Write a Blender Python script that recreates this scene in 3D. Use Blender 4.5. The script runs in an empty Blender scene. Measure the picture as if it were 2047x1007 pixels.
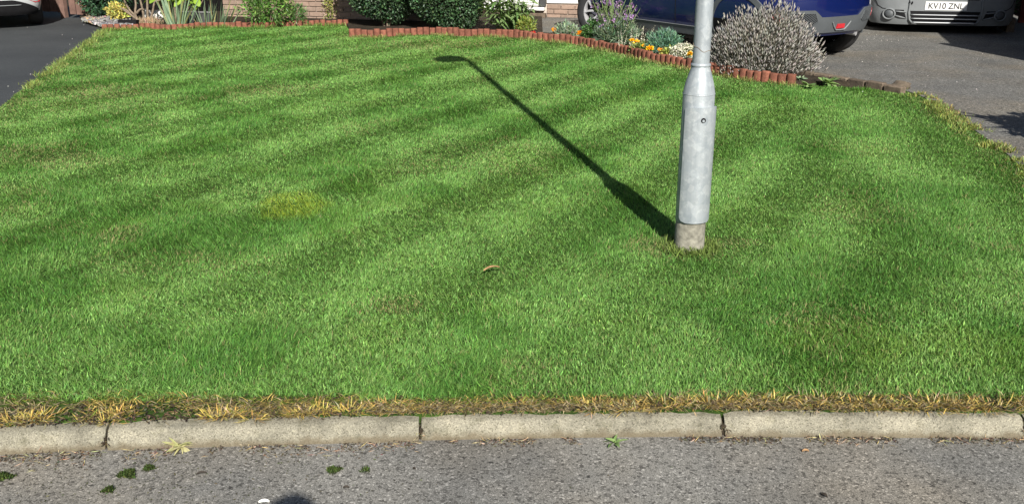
import bpy, bmesh, math, random
import numpy as np
from mathutils import Vector, Matrix

random.seed(7)
rng = np.random.default_rng(7)
scene = bpy.context.scene
COL = scene.collection
PI = math.pi

# ------------------------------------------------------------------ camera, sky, sun, exposure
FPX, CAM_H = 1900.0, 1.49                      # focal length in photo pixels (photo 2047 wide), eye height
PITCH = math.atan(666.5 / FPX)
cam_data = bpy.data.cameras.new('camera')
cam_data.sensor_width = 36.0
cam_data.lens = 36.0 * FPX / 2047.0
cam_data.clip_start = 0.05
cam_data.clip_end = 500.0
cam = bpy.data.objects.new('camera', cam_data)
cam.location = (0, 0, CAM_H)
cam.rotation_euler = (PI / 2 - PITCH, 0, 0)
COL.objects.link(cam)
scene.camera = cam

SUN_EL = math.radians(34.0)
SUN_AZ = math.atan2(0.2065, -0.978)            # from +Y towards +X: the sun stands behind the camera, a little to the right
world = bpy.data.worlds.new('World')
scene.world = world
world.use_nodes = True
wn = world.node_tree.nodes
wn.clear()
sky = wn.new('ShaderNodeTexSky')
sky.sky_type = 'NISHITA'
sky.sun_disc = False
sky.sun_elevation = SUN_EL
sky.sun_rotation = SUN_AZ
bg = wn.new('ShaderNodeBackground')
bg.inputs['Strength'].default_value = 0.05
wo = wn.new('ShaderNodeOutputWorld')
world.node_tree.links.new(sky.outputs[0], bg.inputs[0])
world.node_tree.links.new(bg.outputs[0], wo.inputs[0])

sun_data = bpy.data.lights.new('sun', 'SUN')
sun_data.energy = 5.0
sun_data.angle = math.radians(0.53)
sun_data.color = (1.0, 0.955, 0.88)
sun = bpy.data.objects.new('sun', sun_data)
to_sun = Vector((0.2065 * math.cos(SUN_EL), -0.978 * math.cos(SUN_EL), math.sin(SUN_EL)))
sun.rotation_euler = to_sun.to_track_quat('Z', 'Y').to_euler()
sun.location = to_sun * 40
COL.objects.link(sun)

vs = scene.view_settings
vs.view_transform = 'Standard'
vs.look = 'None'
vs.gamma = 1.0
vs.exposure = 0.95
vs.use_curve_mapping = False
scene.render.resolution_x, scene.render.resolution_y = 1024, 503
scene.render.engine = 'CYCLES'
scene.cycles.use_denoising = True
scene.cycles.max_bounces = 6
scene.cycles.transparent_max_bounces = 4

# ------------------------------------------------------------------ helpers
def G(px, py, z=0.0):
    """point of the horizontal plane at height z that the photo shows at pixel (px, py)"""
    u, v = (px - 1023.5) / FPX, -(py - 503.5) / FPX
    d = (u, math.cos(PITCH) + v * math.sin(PITCH), -math.sin(PITCH) + v * math.cos(PITCH))
    t = (z - CAM_H) / d[2]
    return Vector((d[0] * t, d[1] * t, z))

def lerp_path(pts, n=None, step=None):
    P = np.array([tuple(p) for p in pts], float)
    seg = np.linalg.norm(np.diff(P, axis=0), axis=1)
    S = np.concatenate([[0], np.cumsum(seg)])
    if n is None:
        n = max(2, int(round(S[-1] / step)) + 1)
    t = np.linspace(0, S[-1], n)
    return np.stack([np.interp(t, S, P[:, k]) for k in range(P.shape[1])], 1), S[-1]

def smooth(pts, it=2):
    P = [np.array(tuple(p), float) for p in pts]
    for _ in range(it):
        Q = [P[0]]
        for a, b in zip(P[:-1], P[1:]):
            Q += [a * .75 + b * .25, a * .25 + b * .75]
        Q.append(P[-1])
        P = Q
    return np.array(P)

def tag(o, label=None, cat=None, group=None, kind=None):
    if label: o['label'] = label
    if cat: o['category'] = cat
    if group: o['group'] = group
    if kind: o['kind'] = kind
    return o

def thing(name, label, cat, loc=(0, 0, 0), rotz=0.0, group=None):
    o = bpy.data.objects.new(name, None)
    o.empty_display_size = 0.1
    o.location = loc
    o.rotation_euler = (0, 0, rotz)
    COL.objects.link(o)
    return tag(o, label, cat, group)

def link(name, me, parent=None, loc=(0, 0, 0), rot=(0, 0, 0), scale=(1, 1, 1)):
    o = bpy.data.objects.new(name, me)
    o.location, o.rotation_euler, o.scale = loc, rot, scale
    if parent is not None:
        o.parent = parent
    COL.objects.link(o)
    return o

class MB:
    """collects faces, then links them as one mesh object"""
    def __init__(s):
        s.v, s.f, s.m = [], [], []
    def face(s, idx, mi=0):
        s.f.append(tuple(idx)); s.m.append(mi)
    def add(s, verts, faces, mi=0):
        o = len(s.v)
        s.v += [tuple(v) for v in verts]
        for f in faces:
            s.face([i + o for i in f], mi)
        return s
    def box(s, c, d, rz=0.0, bev=0.0, mi=0):
        hx, hy, hz = d[0] / 2, d[1] / 2, d[2] / 2
        cs, sn = math.cos(rz), math.sin(rz)
        def T(x, y, z):
            return (c[0] + x * cs - y * sn, c[1] + x * sn + y * cs, c[2] + z)
        if bev <= 0:
            vs_ = [T(x, y, z) for z in (-hz, hz) for x, y in ((-hx, -hy), (hx, -hy), (hx, hy), (-hx, hy))]
            return s.add(vs_, [(3, 2, 1, 0), (4, 5, 6, 7), (0, 1, 5, 4), (1, 2, 6, 5), (2, 3, 7, 6), (3, 0, 4, 7)], mi)
        b = bev
        rings = []
        for z, i in ((-hz, b), (-hz + b, 0), (hz - b, 0), (hz, b)):
            X, Y = hx - i, hy - i
            e = b if i == 0 else b * .5
            rings.append([T(x, y, z) for x, y in ((-X + e, -Y), (X - e, -Y), (X, -Y + e), (X, Y - e), (X - e, Y), (-X + e, Y), (-X, Y - e), (-X, -Y + e))])
        return s.loft(rings, mi, True)
    def loft(s, rings, mi=0, caps=True, closed=True):
        o, n = len(s.v), len(rings[0])
        for r in rings:
            s.v += [tuple(p) for p in r]
        for k in range(len(rings) - 1):
            for i in range(n if closed else n - 1):
                j = (i + 1) % n
                s.face((o + k * n + i, o + k * n + j, o + (k + 1) * n + j, o + (k + 1) * n + i), mi)
        if caps:
            s.face([o + i for i in reversed(range(n))], mi)
            s.face([o + (len(rings) - 1) * n + i for i in range(n)], mi)
        return s
    def tube(s, pts, rad, n=6, mi=0, caps=True):
        P = [Vector(p) for p in pts]
        R = rad if hasattr(rad, '__len__') else [rad] * len(P)
        rings = []
        ref = Vector((0.31, 0.17, 0.93))
        for i, p in enumerate(P):
            d = (P[min(i + 1, len(P) - 1)] - P[max(i - 1, 0)])
            d = d.normalized() if d.length > 1e-9 else Vector((0, 0, 1))
            a = d.cross(ref)
            if a.length < 1e-3: a = d.cross(Vector((1, 0, 0)))
            a.normalize(); b = d.cross(a)
            rings.append([p + (a * math.cos(2 * PI * k / n) + b * math.sin(2 * PI * k / n)) * R[i] for k in range(n)])
        return s.loft(rings, mi, caps)
    def lathe(s, prof, c=(0, 0, 0), n=24, axis='z', mi=0, caps=False):
        rings = []
        for r, h in prof:
            ring = []
            for k in range(n):
                a = 2 * PI * k / n
                x, y = r * math.cos(a), r * math.sin(a)
                if axis == 'z': ring.append((c[0] + x, c[1] + y, c[2] + h))
                else: ring.append((c[0] + x, c[1] + h, c[2] + y))
            rings.append(ring)
        return s.loft(rings, mi, caps)
    def mesh(s, name, mats, smooth_=False):
        me = bpy.data.meshes.new(name)
        me.from_pydata(s.v, [], s.f)
        mats = mats if isinstance(mats, (list, tuple)) else [mats]
        for m in mats: me.materials.append(m)
        me.polygons.foreach_set('material_index', s.m)
        if smooth_: me.polygons.foreach_set('use_smooth', [True] * len(s.f))
        me.update()
        return me
    def build(s, name, mats, parent=None, smooth_=False, world_=False, **k):
        """world_: the coordinates are world coordinates although the parent stands elsewhere"""
        if world_ and parent is not None:
            l = Vector(parent.location)
            s.v = [(v[0] - l.x, v[1] - l.y, v[2] - l.z) for v in s.v]
        return link(name, s.mesh(name, mats, smooth_), parent, **k)

def sharp(o, deg=35):
    me = o.data
    me.polygons.foreach_set('use_smooth', [True] * len(me.polygons))
    try: me.set_sharp_from_angle(angle=math.radians(deg))
    except Exception: pass
    return o

def np_mesh(name, V, T, mat, col=None):
    """triangle mesh from arrays; col: one rgb per vertex, the piece's own colour"""
    me = bpy.data.meshes.new(name)
    V = np.ascontiguousarray(V, np.float32); T = np.ascontiguousarray(T, np.int32)
    me.vertices.add(len(V)); me.vertices.foreach_set('co', V.ravel())
    me.loops.add(T.size); me.loops.foreach_set('vertex_index', T.ravel())
    me.polygons.add(len(T)); me.polygons.foreach_set('loop_start', np.arange(0, T.size, 3, dtype=np.int32))
    me.update(calc_edges=True)
    if col is not None:
        a = me.color_attributes.new('tint', 'FLOAT_COLOR', 'POINT')
        c = np.ones((len(V), 4), np.float32); c[:, :3] = col
        a.data.foreach_set('color', c.ravel())
    me.materials.append(mat)
    return me

def unit(A):
    return A / np.maximum(np.linalg.norm(A, axis=1, keepdims=True), 1e-9)

def leaf_arrays(P, D, L, W, col, fold=0.25, droop=0.0):
    """pointed folded leaves: base P, direction D, length L, width W, colour col -> V, T, C"""
    n = len(P)
    D = unit(D)
    R = unit(rng.normal(size=(n, 3)))
    S = unit(np.cross(D, R)); N = np.cross(S, D)
    L = np.broadcast_to(L, n)[:, None]; W = np.broadcast_to(W, n)[:, None]
    tip = P + D * L; tip[:, 2] -= (droop * L[:, 0])
    mid = P + D * L * .48; mid[:, 2] -= droop * .15 * L[:, 0]
    a = mid + S * W * .5 + N * W * fold
    b = mid - S * W * .5 + N * W * fold
    V = np.stack([P, a, tip, b], 1).reshape(-1, 3)
    i = np.arange(n)[:, None] * 4
    T = np.concatenate([i + np.array([[0, 1, 2]]), i + np.array([[0, 2, 3]])], 1).reshape(-1, 3)
    C = np.repeat(col, 4, axis=0)
    return V, T, C

def join_arrays(parts):
    Vs, Ts, Cs, o = [], [], [], 0
    for V, T, C in parts:
        Vs.append(V); Ts.append(T + o); Cs.append(C); o += len(V)
    return np.concatenate(Vs), np.concatenate(Ts), np.concatenate(Cs)

def tints(n, base, var=0.25, hue=0.12):
    b = np.array(base)[None, :]
    k = np.exp(rng.normal(0, var, (n, 1)))
    h = 1 + rng.normal(0, hue, (n, 3))
    return np.clip(b * k * h, 0.002, 0.95)

def np_obj(name, arr, mat, parent=None, world_=True):
    V, T, C = arr
    if parent is not None and world_:
        V = V - np.array(tuple(parent.location))
    return link(name, np_mesh(name, V, T, mat, C), parent)

# ------------------------------------------------------------------ materials
def nt(name):
    m = bpy.data.materials.new(name)
    m.use_nodes = True
    t = m.node_tree
    t.nodes.clear()
    out = t.nodes.new('ShaderNodeOutputMaterial')
    b = t.nodes.new('ShaderNodeBsdfPrincipled')
    t.links.new(b.outputs[0], out.inputs[0])
    return m, t, b, out

def N(t, kind, **k):
    n = t.nodes.new(kind)
    for a, v in k.items():
        setattr(n, a, v)
    return n

def ramp(t, fac, stops):
    r = t.nodes.new('ShaderNodeValToRGB')
    e = r.color_ramp.elements
    e[0].position, e[0].color = stops[0][0], (*stops[0][1], 1)
    e[1].position, e[1].color = stops[-1][0], (*stops[-1][1], 1)
    for p, c in stops[1:-1]:
        q = e.new(p); q.color = (*c, 1)
    t.links.new(fac, r.inputs[0])
    return r

def mixc(t, fac, a, b, mode='MIX'):
    m = N(t, 'ShaderNodeMix', data_type='RGBA', blend_type=mode)
    for sock, v in ((m.inputs[0], fac), (m.inputs[6], a), (m.inputs[7], b)):
        if hasattr(v, 'links') or hasattr(v, 'is_linked'): t.links.new(v, sock)
        elif isinstance(v, (int, float)): sock.default_value = v
        else: sock.default_value = (*v, 1)
    return m.outputs[2]

def noise(t, co, scale, detail=4, rough=.6):
    n = N(t, 'ShaderNodeTexNoise'); n.inputs['Scale'].default_value = scale
    n.inputs['Detail'].default_value = detail; n.inputs['Roughness'].default_value = rough
    t.links.new(co, n.inputs['Vector'])
    return n.outputs['Fac']

def bump(t, b, h, strength, dist):
    n = N(t, 'ShaderNodeBump'); n.inputs['Strength'].default_value = strength; n.inputs['Distance'].default_value = dist
    t.links.new(h, n.inputs['Height'])
    if b.inputs['Normal'].is_linked:
        t.links.new(b.inputs['Normal'].links[0].from_socket, n.inputs['Normal'])
    t.links.new(n.outputs[0], b.inputs['Normal'])

def surf_mat(name, base, rough=.7, scale=8.0, amt=.25, bscale=60.0, bstr=.2, bdist=.004, spec=.4, metal=0.0, per_obj=0.0, coat=0.0):
    """plain surface with uneven tone, fine relief and, if asked, a different tone for each piece"""
    m, t, b, _ = nt(name)
    co = N(t, 'ShaderNodeTexCoord').outputs['Object']
    if per_obj:
        oi = N(t, 'ShaderNodeObjectInfo')
        add = N(t, 'ShaderNodeVectorMath', operation='MULTIPLY_ADD')
        t.links.new(oi.outputs['Random'], add.inputs[0]); add.inputs[1].default_value = (37, 19, 53); t.links.new(co, add.inputs[2])
        co = add.outputs[0]
    lo = [c * (1 - amt) for c in base]; hi = [min(1, c * (1 + amt)) for c in base]
    r = ramp(t, noise(t, co, scale), [(.3, lo), (.7, hi)])
    colr = r.outputs[0]
    if per_obj:
        rr = ramp(t, oi.outputs['Random'], [(0, (1 - per_obj,) * 3), (.5, (1, 1 - per_obj * .3, 1 - per_obj * .4)), (1, (1 + per_obj, 1 + per_obj * .8, 1 + per_obj * .7))])
        colr = mixc(t, 1.0, colr, rr.outputs[0], 'MULTIPLY')
    t.links.new(colr, b.inputs['Base Color'])
    b.inputs['Roughness'].default_value = rough
    b.inputs['Specular IOR Level'].default_value = spec
    b.inputs['Metallic'].default_value = metal
    b.inputs['Coat Weight'].default_value = coat
    b.inputs['Coat Roughness'].default_value = .05
    if bstr: bump(t, b, noise(t, co, bscale, 3), bstr, bdist)
    return m

def leaf_mat(name, rough=.5, trans=.3, spec=.35):
    """colour of each blade or leaf comes from its own tint"""
    m, t, b, out = nt(name)
    a = N(t, 'ShaderNodeAttribute', attribute_name='tint')
    t.links.new(a.outputs['Color'], b.inputs['Base Color'])
    b.inputs['Roughness'].default_value = rough
    b.inputs['Specular IOR Level'].default_value = spec
    tr = N(t, 'ShaderNodeBsdfTranslucent')
    t.links.new(mixc(t, 1.0, a.outputs['Color'], (1.15, 1.2, .6), 'MULTIPLY'), tr.inputs[0])
    mx = N(t, 'ShaderNodeMixShader'); mx.inputs[0].default_value = trans
    t.links.new(b.outputs[0], mx.inputs[1]); t.links.new(tr.outputs[0], mx.inputs[2]); t.links.new(mx.outputs[0], out.inputs[0])
    return m

M = {}
M['grass'] = leaf_mat('grass', .55, .25, .2)
M['leaf'] = leaf_mat('leaf', .45, .25, .4)
M['dry'] = leaf_mat('dry_stalk', .7, .15, .2)
M['petal'] = leaf_mat('petal', .6, .3, .2)
M['soil'] = surf_mat('soil', (.034, .027, .019), .95, 12, .45, 40, 1.0, .02, .1)
M['thatch'] = surf_mat('thatch', (.030, .060, .010), .95, 9, .5, 60, 1.0, .015, .1)
M['brick'] = surf_mat('brick', (.235, .175, .138), .9, 22, .16, 120, .5, .004, .15, per_obj=.16)
M['mortar'] = surf_mat('mortar', (.42, .36, .305), .95, 14, .15, 90, .4, .004, .1)
M['terracotta'] = surf_mat('terracotta', (.165, .066, .043), .85, 26, .35, 130, .6, .004, .2, per_obj=.16)
M['sett'] = surf_mat('sett', (.11, .09, .068), .95, 18, .4, 90, .8, .006, .1, per_obj=.2)
M['bark'] = surf_mat('bark', (.16, .125, .09), .9, 30, .4, 120, .8, .004, .15)
M['fence'] = surf_mat('fence', (.135, .085, .070), .85, 9, .3, 60, .5, .004, .15, per_obj=.14)
M['fence_red'] = surf_mat('fence_red', (.12, .032, .026), .85, 9, .3, 60, .5, .004, .15, per_obj=.14)
M['shade_black'] = surf_mat('shade_black', (.006, .006, .006), .9, 9, .3, 60, .5, .004, .1, per_obj=.2)  # near black boards of the added backdrop, passing for deep shade
M['white_paint'] = surf_mat('white_paint', (.60, .60, .585), .55, 5, .06, 60, .1, .002, .4)
M['render_white'] = surf_mat('render_white', (.62, .615, .59), .9, 30, .08, 160, .8, .006, .2)
M['grey_plastic'] = surf_mat('grey_plastic', (.062, .069, .074), .6, 10, .08, 400, .15, .0008, .45)
M['van_plastic'] = surf_mat('van_plastic', (.14, .15, .155), .65, 6, .1, 400, .15, .0008, .4)
M['black_plastic'] = surf_mat('black_plastic', (.009, .009, .010), .8, 10, .2, 300, .1, .001, .12)
M['rubber'] = surf_mat('rubber', (.022, .022, .023), .8, 14, .25, 200, .2, .001, .3)
M['blue_paint'] = surf_mat('blue_paint', (.003, .011, .085), .28, 300, .12, 0, 0, 0, .5, metal=.35, coat=1.0)
M['white_car'] = surf_mat('white_car', (.40, .415, .42), .3, 4, .04, 0, 0, 0, .5, coat=1.0)
M['van_paint'] = surf_mat('van_paint', (.24, .25, .26), .35, 200, .05, 0, 0, 0, .5, metal=.5, coat=.8)
M['alloy'] = surf_mat('alloy', (.36, .36, .37), .4, 30, .12, 0, 0, 0, .5, metal=.3)
M['red_lens'] = surf_mat('red_lens', (.42, .012, .02), .15, 60, .2, 0, 0, 0, .6, coat=1.0)
M['glass_dark'] = surf_mat('glass_dark', (.01, .012, .014), .05, 3, .1, 0, 0, 0, .6)
M['plate'] = surf_mat('plate', (.55, .55, .54), .4, 30, .04, 0, 0, 0, .4)
M['plate_ink'] = surf_mat('plate_ink', (.015, .015, .016), .5, 10, .1, 0, 0, 0, .3)
M['slate'] = surf_mat('slate', (.20, .195, .20), .85, 30, .3, 100, .4, .004, .25)
M['rock'] = surf_mat('rock', (.55, .53, .48), .9, 14, .2, 60, .6, .006, .2)
M['pot'] = surf_mat('pot', (.30, .11, .06), .85, 14, .2, 90, .3, .003, .2)
M['trough'] = surf_mat('trough', (.045, .047, .047), .8, 14, .25, 90, .3, .003, .25)
M['moss'] = leaf_mat('moss', .9, .1, .1)
M['skin'] = surf_mat('skin', (.45, .27, .2), .6, 20, .08, 200, .1, .001, .3)
M['cloth'] = surf_mat('cloth', (.04, .05, .09), .9, 30, .15, 300, .4, .002, .1)
M['hair'] = surf_mat('hair', (.03, .02, .015), .7, 60, .3, 300, .5, .003, .3)
M['roof'] = surf_mat('roof', (.08, .06, .055), .9, 14, .3, 30, .5, .01, .1)

def brickwork_mat():
    m, t, b, _ = nt('brickwork')
    co = N(t, 'ShaderNodeTexCoord').outputs['Object']
    sp = N(t, 'ShaderNodeSeparateXYZ'); t.links.new(co, sp.inputs[0])
    cb = N(t, 'ShaderNodeCombineXYZ'); t.links.new(sp.outputs[0], cb.inputs[0]); t.links.new(sp.outputs[2], cb.inputs[1])
    br = N(t, 'ShaderNodeTexBrick'); t.links.new(cb.outputs[0], br.inputs['Vector'])
    br.inputs['Scale'].default_value = 1.0; br.inputs['Brick Width'].default_value = .225; br.inputs['Row Height'].default_value = .075; br.inputs['Mortar Size'].default_value = .005
    br.inputs['Color1'].default_value = (.21, .155, .12, 1); br.inputs['Color2'].default_value = (.26, .195, .155, 1); br.inputs['Mortar'].default_value = (.42, .36, .305, 1)
    t.links.new(br.outputs['Color'], b.inputs['Base Color']); b.inputs['Roughness'].default_value = .9
    bump(t, b, noise(t, co, 120, 3), .4, .003)
    return m
M['brickwork'] = brickwork_mat()

def road_mat(name, lo, mid, hi, cell, tone_scale, brown=0.0, rough=.85, gap=.5):
    """bound chippings: every stone has its own grey, dark binder in the gaps, broad uneven wear"""
    m, t, b, _ = nt(name)
    co = N(t, 'ShaderNodeTexCoord').outputs['Object']
    wv = N(t, 'ShaderNodeTexNoise'); wv.inputs['Scale'].default_value = cell * .7
    t.links.new(co, wv.inputs['Vector'])
    wa = N(t, 'ShaderNodeVectorMath', operation='MULTIPLY_ADD')
    t.links.new(wv.outputs['Color'], wa.inputs[0]); wa.inputs[1].default_value = (1.0 / cell,) * 3; t.links.new(co, wa.inputs[2])
    v = N(t, 'ShaderNodeTexVoronoi'); v.inputs['Scale'].default_value = cell
    t.links.new(wa.outputs[0], v.inputs['Vector'])
    ve = N(t, 'ShaderNodeTexVoronoi', feature='DISTANCE_TO_EDGE'); ve.inputs['Scale'].default_value = cell
    t.links.new(wa.outputs[0], ve.inputs['Vector'])
    sep = N(t, 'ShaderNodeSeparateColor'); t.links.new(v.outputs['Color'], sep.inputs[0])
    stone = ramp(t, sep.outputs[0], [(0, lo), (.25, mid), (.8, mid), (1, hi)])
    g = ramp(t, ve.outputs['Distance'], [(0, (1 - gap,) * 3), (.12, (1, 1, 1))])
    c = mixc(t, 1.0, stone.outputs[0], g.outputs[0], 'MULTIPLY')
    tone = ramp(t, noise(t, co, tone_scale, 5), [(.3, (.78, .78, .78)), (.7, (1.2, 1.18, 1.14))])
    c = mixc(t, 1.0, c, tone.outputs[0], 'MULTIPLY')
    pit = ramp(t, noise(t, co, cell * .35, 2), [(.28, (.35, .35, .35)), (.36, (1, 1, 1))])
    c = mixc(t, 1.0, c, pit.outputs[0], 'MULTIPLY')
    if brown:
        br = ramp(t, noise(t, co, tone_scale * .6, 3), [(.45, (0, 0, 0)), (.7, (brown,) * 3)])
        c = mixc(t, br.outputs[0], c, mixc(t, 1.0, c, (1.25, 1.02, .72), 'MULTIPLY'))
    t.links.new(c, b.inputs['Base Color'])
    b.inputs['Roughness'].default_value = rough
    b.inputs['Specular IOR Level'].default_value = .3
    h = N(t, 'ShaderNodeMath', operation='MINIMUM'); t.links.new(ve.outputs['Distance'], h.inputs[0]); h.inputs[1].default_value = .18
    h2 = N(t, 'ShaderNodeMath', operation='MULTIPLY_ADD'); t.links.new(sep.outputs[1], h2.inputs[0]); h2.inputs[1].default_value = .12; t.links.new(h.outputs[0], h2.inputs[2])
    bump(t, b, h2.outputs[0], .8, .5 / cell)
    return m
M['road'] = road_mat('road', (.062, .060, .055), (.182, .178, .165), (.30, .292, .273), 140, 2.2, .35, .85, .62)
M['drive_right'] = road_mat('drive_right', (.045, .045, .043), (.125, .124, .117), (.26, .256, .242), 85, 1.6, .45)
M['drive_left'] = road_mat('drive_left', (.024, .027, .029), (.037, .041, .044), (.06, .064, .067), 150, 1.2, .0, .8, .3)

def concrete_mat():
    m, t, b, _ = nt('kerb_concrete')
    co = N(t, 'ShaderNodeTexCoord').outputs['Object']
    v = N(t, 'ShaderNodeTexVoronoi'); v.inputs['Scale'].default_value = 320; t.links.new(co, v.inputs['Vector'])
    sep = N(t, 'ShaderNodeSeparateColor'); t.links.new(v.outputs['Color'], sep.inputs[0])
    sp = ramp(t, sep.outputs[0], [(0, (.45, .43, .39)), (.18, (.86, .84, .8)), (.7, (1.05, 1.02, .97)), (1, (1.38, 1.34, 1.25))])
    base = ramp(t, noise(t, co, 7, 6, .65), [(.28, (.125, .12, .098)), (.48, (.195, .188, .153)), (.75, (.272, .258, .208))])
    c = mixc(t, 1.0, base.outputs[0], sp.outputs[0], 'MULTIPLY')
    st = ramp(t, noise(t, co, 16, 5, .7), [(.54, (1, 1, 1)), (.74, (.55, .55, .48))])
    c = mixc(t, 1.0, c, st.outputs[0], 'MULTIPLY')
    # soil splashed on the foot of the stone
    geo = N(t, 'ShaderNodeSeparateXYZ'); t.links.new(co, geo.inputs[0])
    ad = N(t, 'ShaderNodeMath', operation='MULTIPLY_ADD'); t.links.new(noise(t, co, 22, 4), ad.inputs[0]); ad.inputs[1].default_value = -.05; t.links.new(geo.outputs[2], ad.inputs[2])
    d = ramp(t, ad.outputs[0], [(0, (1, 1, 1)), (1, (0, 0, 0))])
    mr = N(t, 'ShaderNodeMapRange'); t.links.new(ad.outputs[0], mr.inputs[0])
    mr.inputs[1].default_value = -.088; mr.inputs[2].default_value = -.07; mr.inputs[3].default_value = .75; mr.inputs[4].default_value = 0
    c = mixc(t, mr.outputs[0], c, (.10, .08, .05))
    t.links.new(c, b.inputs['Base Color'])
    b.inputs['Roughness'].default_value = .92
    b.inputs['Specular IOR Level'].default_value = .2
    bump(t, b, sep.outputs[1], .6, .003)
    bump(t, b, noise(t, co, 60, 5, .7), .6, .005)
    return m
M['kerb'] = concrete_mat()

def galv_mat():
    m, t, b, _ = nt('galvanised_steel')
    co = N(t, 'ShaderNodeTexCoord').outputs['Object']
    wn_ = N(t, 'ShaderNodeTexNoise'); wn_.inputs['Scale'].default_value = 14; t.links.new(co, wn_.inputs['Vector'])
    ma = N(t, 'ShaderNodeVectorMath', operation='MULTIPLY_ADD'); t.links.new(wn_.outputs['Color'], ma.inputs[0]); ma.inputs[1].default_value = (.05,) * 3; t.links.new(co, ma.inputs[2])
    v = N(t, 'ShaderNodeTexVoronoi'); v.inputs['Scale'].default_value = 26; t.links.new(ma.outputs[0], v.inputs['Vector'])
    sep = N(t, 'ShaderNodeSeparateColor'); t.links.new(v.outputs['Color'], sep.inputs[0])
    sp = ramp(t, sep.outputs[0], [(0, (.262, .292, .312)), (.5, (.280, .308, .326)), (.85, (.300, .327, .343)), (1, (.345, .37, .383))])
    st = N(t, 'ShaderNodeMapping'); st.inputs['Scale'].default_value = (30, 30, 2.5); t.links.new(co, st.inputs[0])
    run = ramp(t, noise(t, st.outputs[0], 1.0, 4), [(.35, (.84, .85, .86)), (.65, (1.08, 1.07, 1.06))])
    c = mixc(t, 1.0, sp.outputs[0], run.outputs[0], 'MULTIPLY')
    blot = ramp(t, noise(t, co, 30, 5, .7), [(.44, (.96, .965, .97)), (.54, (1, 1, 1)), (.60, (1.16, 1.15, 1.13))])
    c = mixc(t, 1.0, c, blot.outputs[0], 'MULTIPLY')
    gr = ramp(t, noise(t, co, 70, 3, .6), [(.66, (1, 1, 1)), (.78, (.72, .70, .66))])
    c = mixc(t, 1.0, c, gr.outputs[0], 'MULTIPLY')
    t.links.new(c, b.inputs['Base Color'])
    b.inputs['Metallic'].default_value = .3
    rr = ramp(t, sep.outputs[1], [(0, (.42,) * 3), (1, (.6,) * 3)]); t.links.new(rr.outputs[0], b.inputs['Roughness'])
    bump(t, b, noise(t, co, 45, 3), .15, .002)
    return m
M['galv'] = galv_mat()
M['post_root'] = surf_mat('stained_root', (.19, .182, .15), .9, 28, .4, 60, .6, .004, .2)

# ------------------------------------------------------------------ the setting: ground, road, kerb, lawn bed, drives
Z_ROAD, Z_BED, Z_DR, Z_DL = -.07, .030, .006, -.012
def sheet(name, pts, z, mat, label, parent=None, skirt=0.0):
    mb = MB()
    n = len(pts)
    mb.v = [(p[0], p[1], z) for p in pts]
    mb.face(range(n))
    if skirt:
        mb.v += [(p[0], p[1], z - skirt) for p in pts]
        for i in range(n):
            j = (i + 1) % n
            mb.face((j, i, n + i, n + j))
    o = mb.build(name, mat, parent)
    bm = bmesh.new(); bm.from_mesh(o.data)
    bmesh.ops.recalc_face_normals(bm, faces=bm.faces[:])
    if max(bm.faces, key=lambda f: f.calc_area()).normal.z < 0:
        bmesh.ops.reverse_faces(bm, faces=bm.faces[:])
    bm.to_mesh(o.data); bm.free()
    return tag(o, label, None, None, 'structure')

sheet('ground', [(-160, -120), (160, -120), (160, 200), (-160, 200)], -.12, M['soil'], 'bare ground under and beyond the gardens')
sheet('road', [(-40, -9), (40, -9), (40, 2.9), (-40, 2.9)], Z_ROAD, M['road'], 'weathered grey chipping road surface in the foreground')

# kerb: one stone between every two joints
KF = smooth([(-4.2, 2.02), (-3.2, 2.28), (-2.25, 2.465), (-1.58, 2.557), (-1.264, 2.588), (-.291, 2.643), (.67, 2.668), (1.63, 2.657), (2.6, 2.64), (4.2, 2.6)], 3)
def kerb_at(x):
    y = np.interp(x, KF[:, 0], KF[:, 1])
    d = (np.interp(x + .05, KF[:, 0], KF[:, 1]) - np.interp(x - .05, KF[:, 0], KF[:, 1])) / .1
    L = np.hypot(1, d)
    return np.array([x, y]), np.array([-d / L, 1 / L])          # point of the foot, direction away from the road
kerb = thing('kerb', 'low rounded concrete kerb between the road and the lawn', None, (0, 0, 0))
kerb['kind'] = 'structure'
PROF = [(.0, -.115), (.0, -.074), (.003, -.061), (.011, -.041), (.021, -.023), (.028, -.0155), (.037, -.012), (.055, -.0095), (.09, -.008), (.125, -.008), (.125, -.115)]
joints = [-4.15, -3.19, -2.227, -1.262, -.291, .675, 1.635, 2.6, 3.56]
nz = lambda x, k: .5 * math.sin(x * 17.3 + k * 5.1) + .3 * math.sin(x * 41.7 + k * 2.3) + .2 * math.sin(x * 89 + k)
for j, (xa, xb) in enumerate(zip(joints[:-1], joints[1:])):
    ga, gb = .0035 + .003 * random.random(), .0035 + .003 * random.random()
    dz, dy = random.uniform(-.003, .003), random.uniform(-.004, .004)
    xs = np.linspace(xa + ga, xb - gb, 46)
    rings = []
    for i, x in enumerate(xs):
        p, nrm = kerb_at(x)
        e = min(i, len(xs) - 1 - i)
        chip = (.003 if e == 0 else .0008 if e == 1 else 0) * (1 + .6 * math.sin(j * 7.7))
        ring = []
        for k, (d, z) in enumerate(PROF):
            w = .0009 * nz(x, k) + random.gauss(0, .0006) + (random.uniform(-.004, -.001) if random.random() < .02 else 0) if 1 <= k <= 8 else 0
            zz = z + dz + w - (chip if 3 <= k <= 9 else 0)
            dd = d + dy + (chip * .8 if 1 <= k <= 5 else 0) + w * .8
            q = p + nrm * dd
            ring.append((q[0], q[1], zz))
        rings.append(ring)
    sharp(MB().loft(rings).build('kerb_stone', M['kerb'], kerb), 50)
    p, nrm = kerb_at(xa)
    jb = MB().box((p[0] + nrm[0] * .074, p[1] + nrm[1] * .074, -.07), (.016, .12, .07), math.atan2(nrm[1], nrm[0]) - PI / 2)
    jb.build('joint_soil', M['soil'], kerb)

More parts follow.
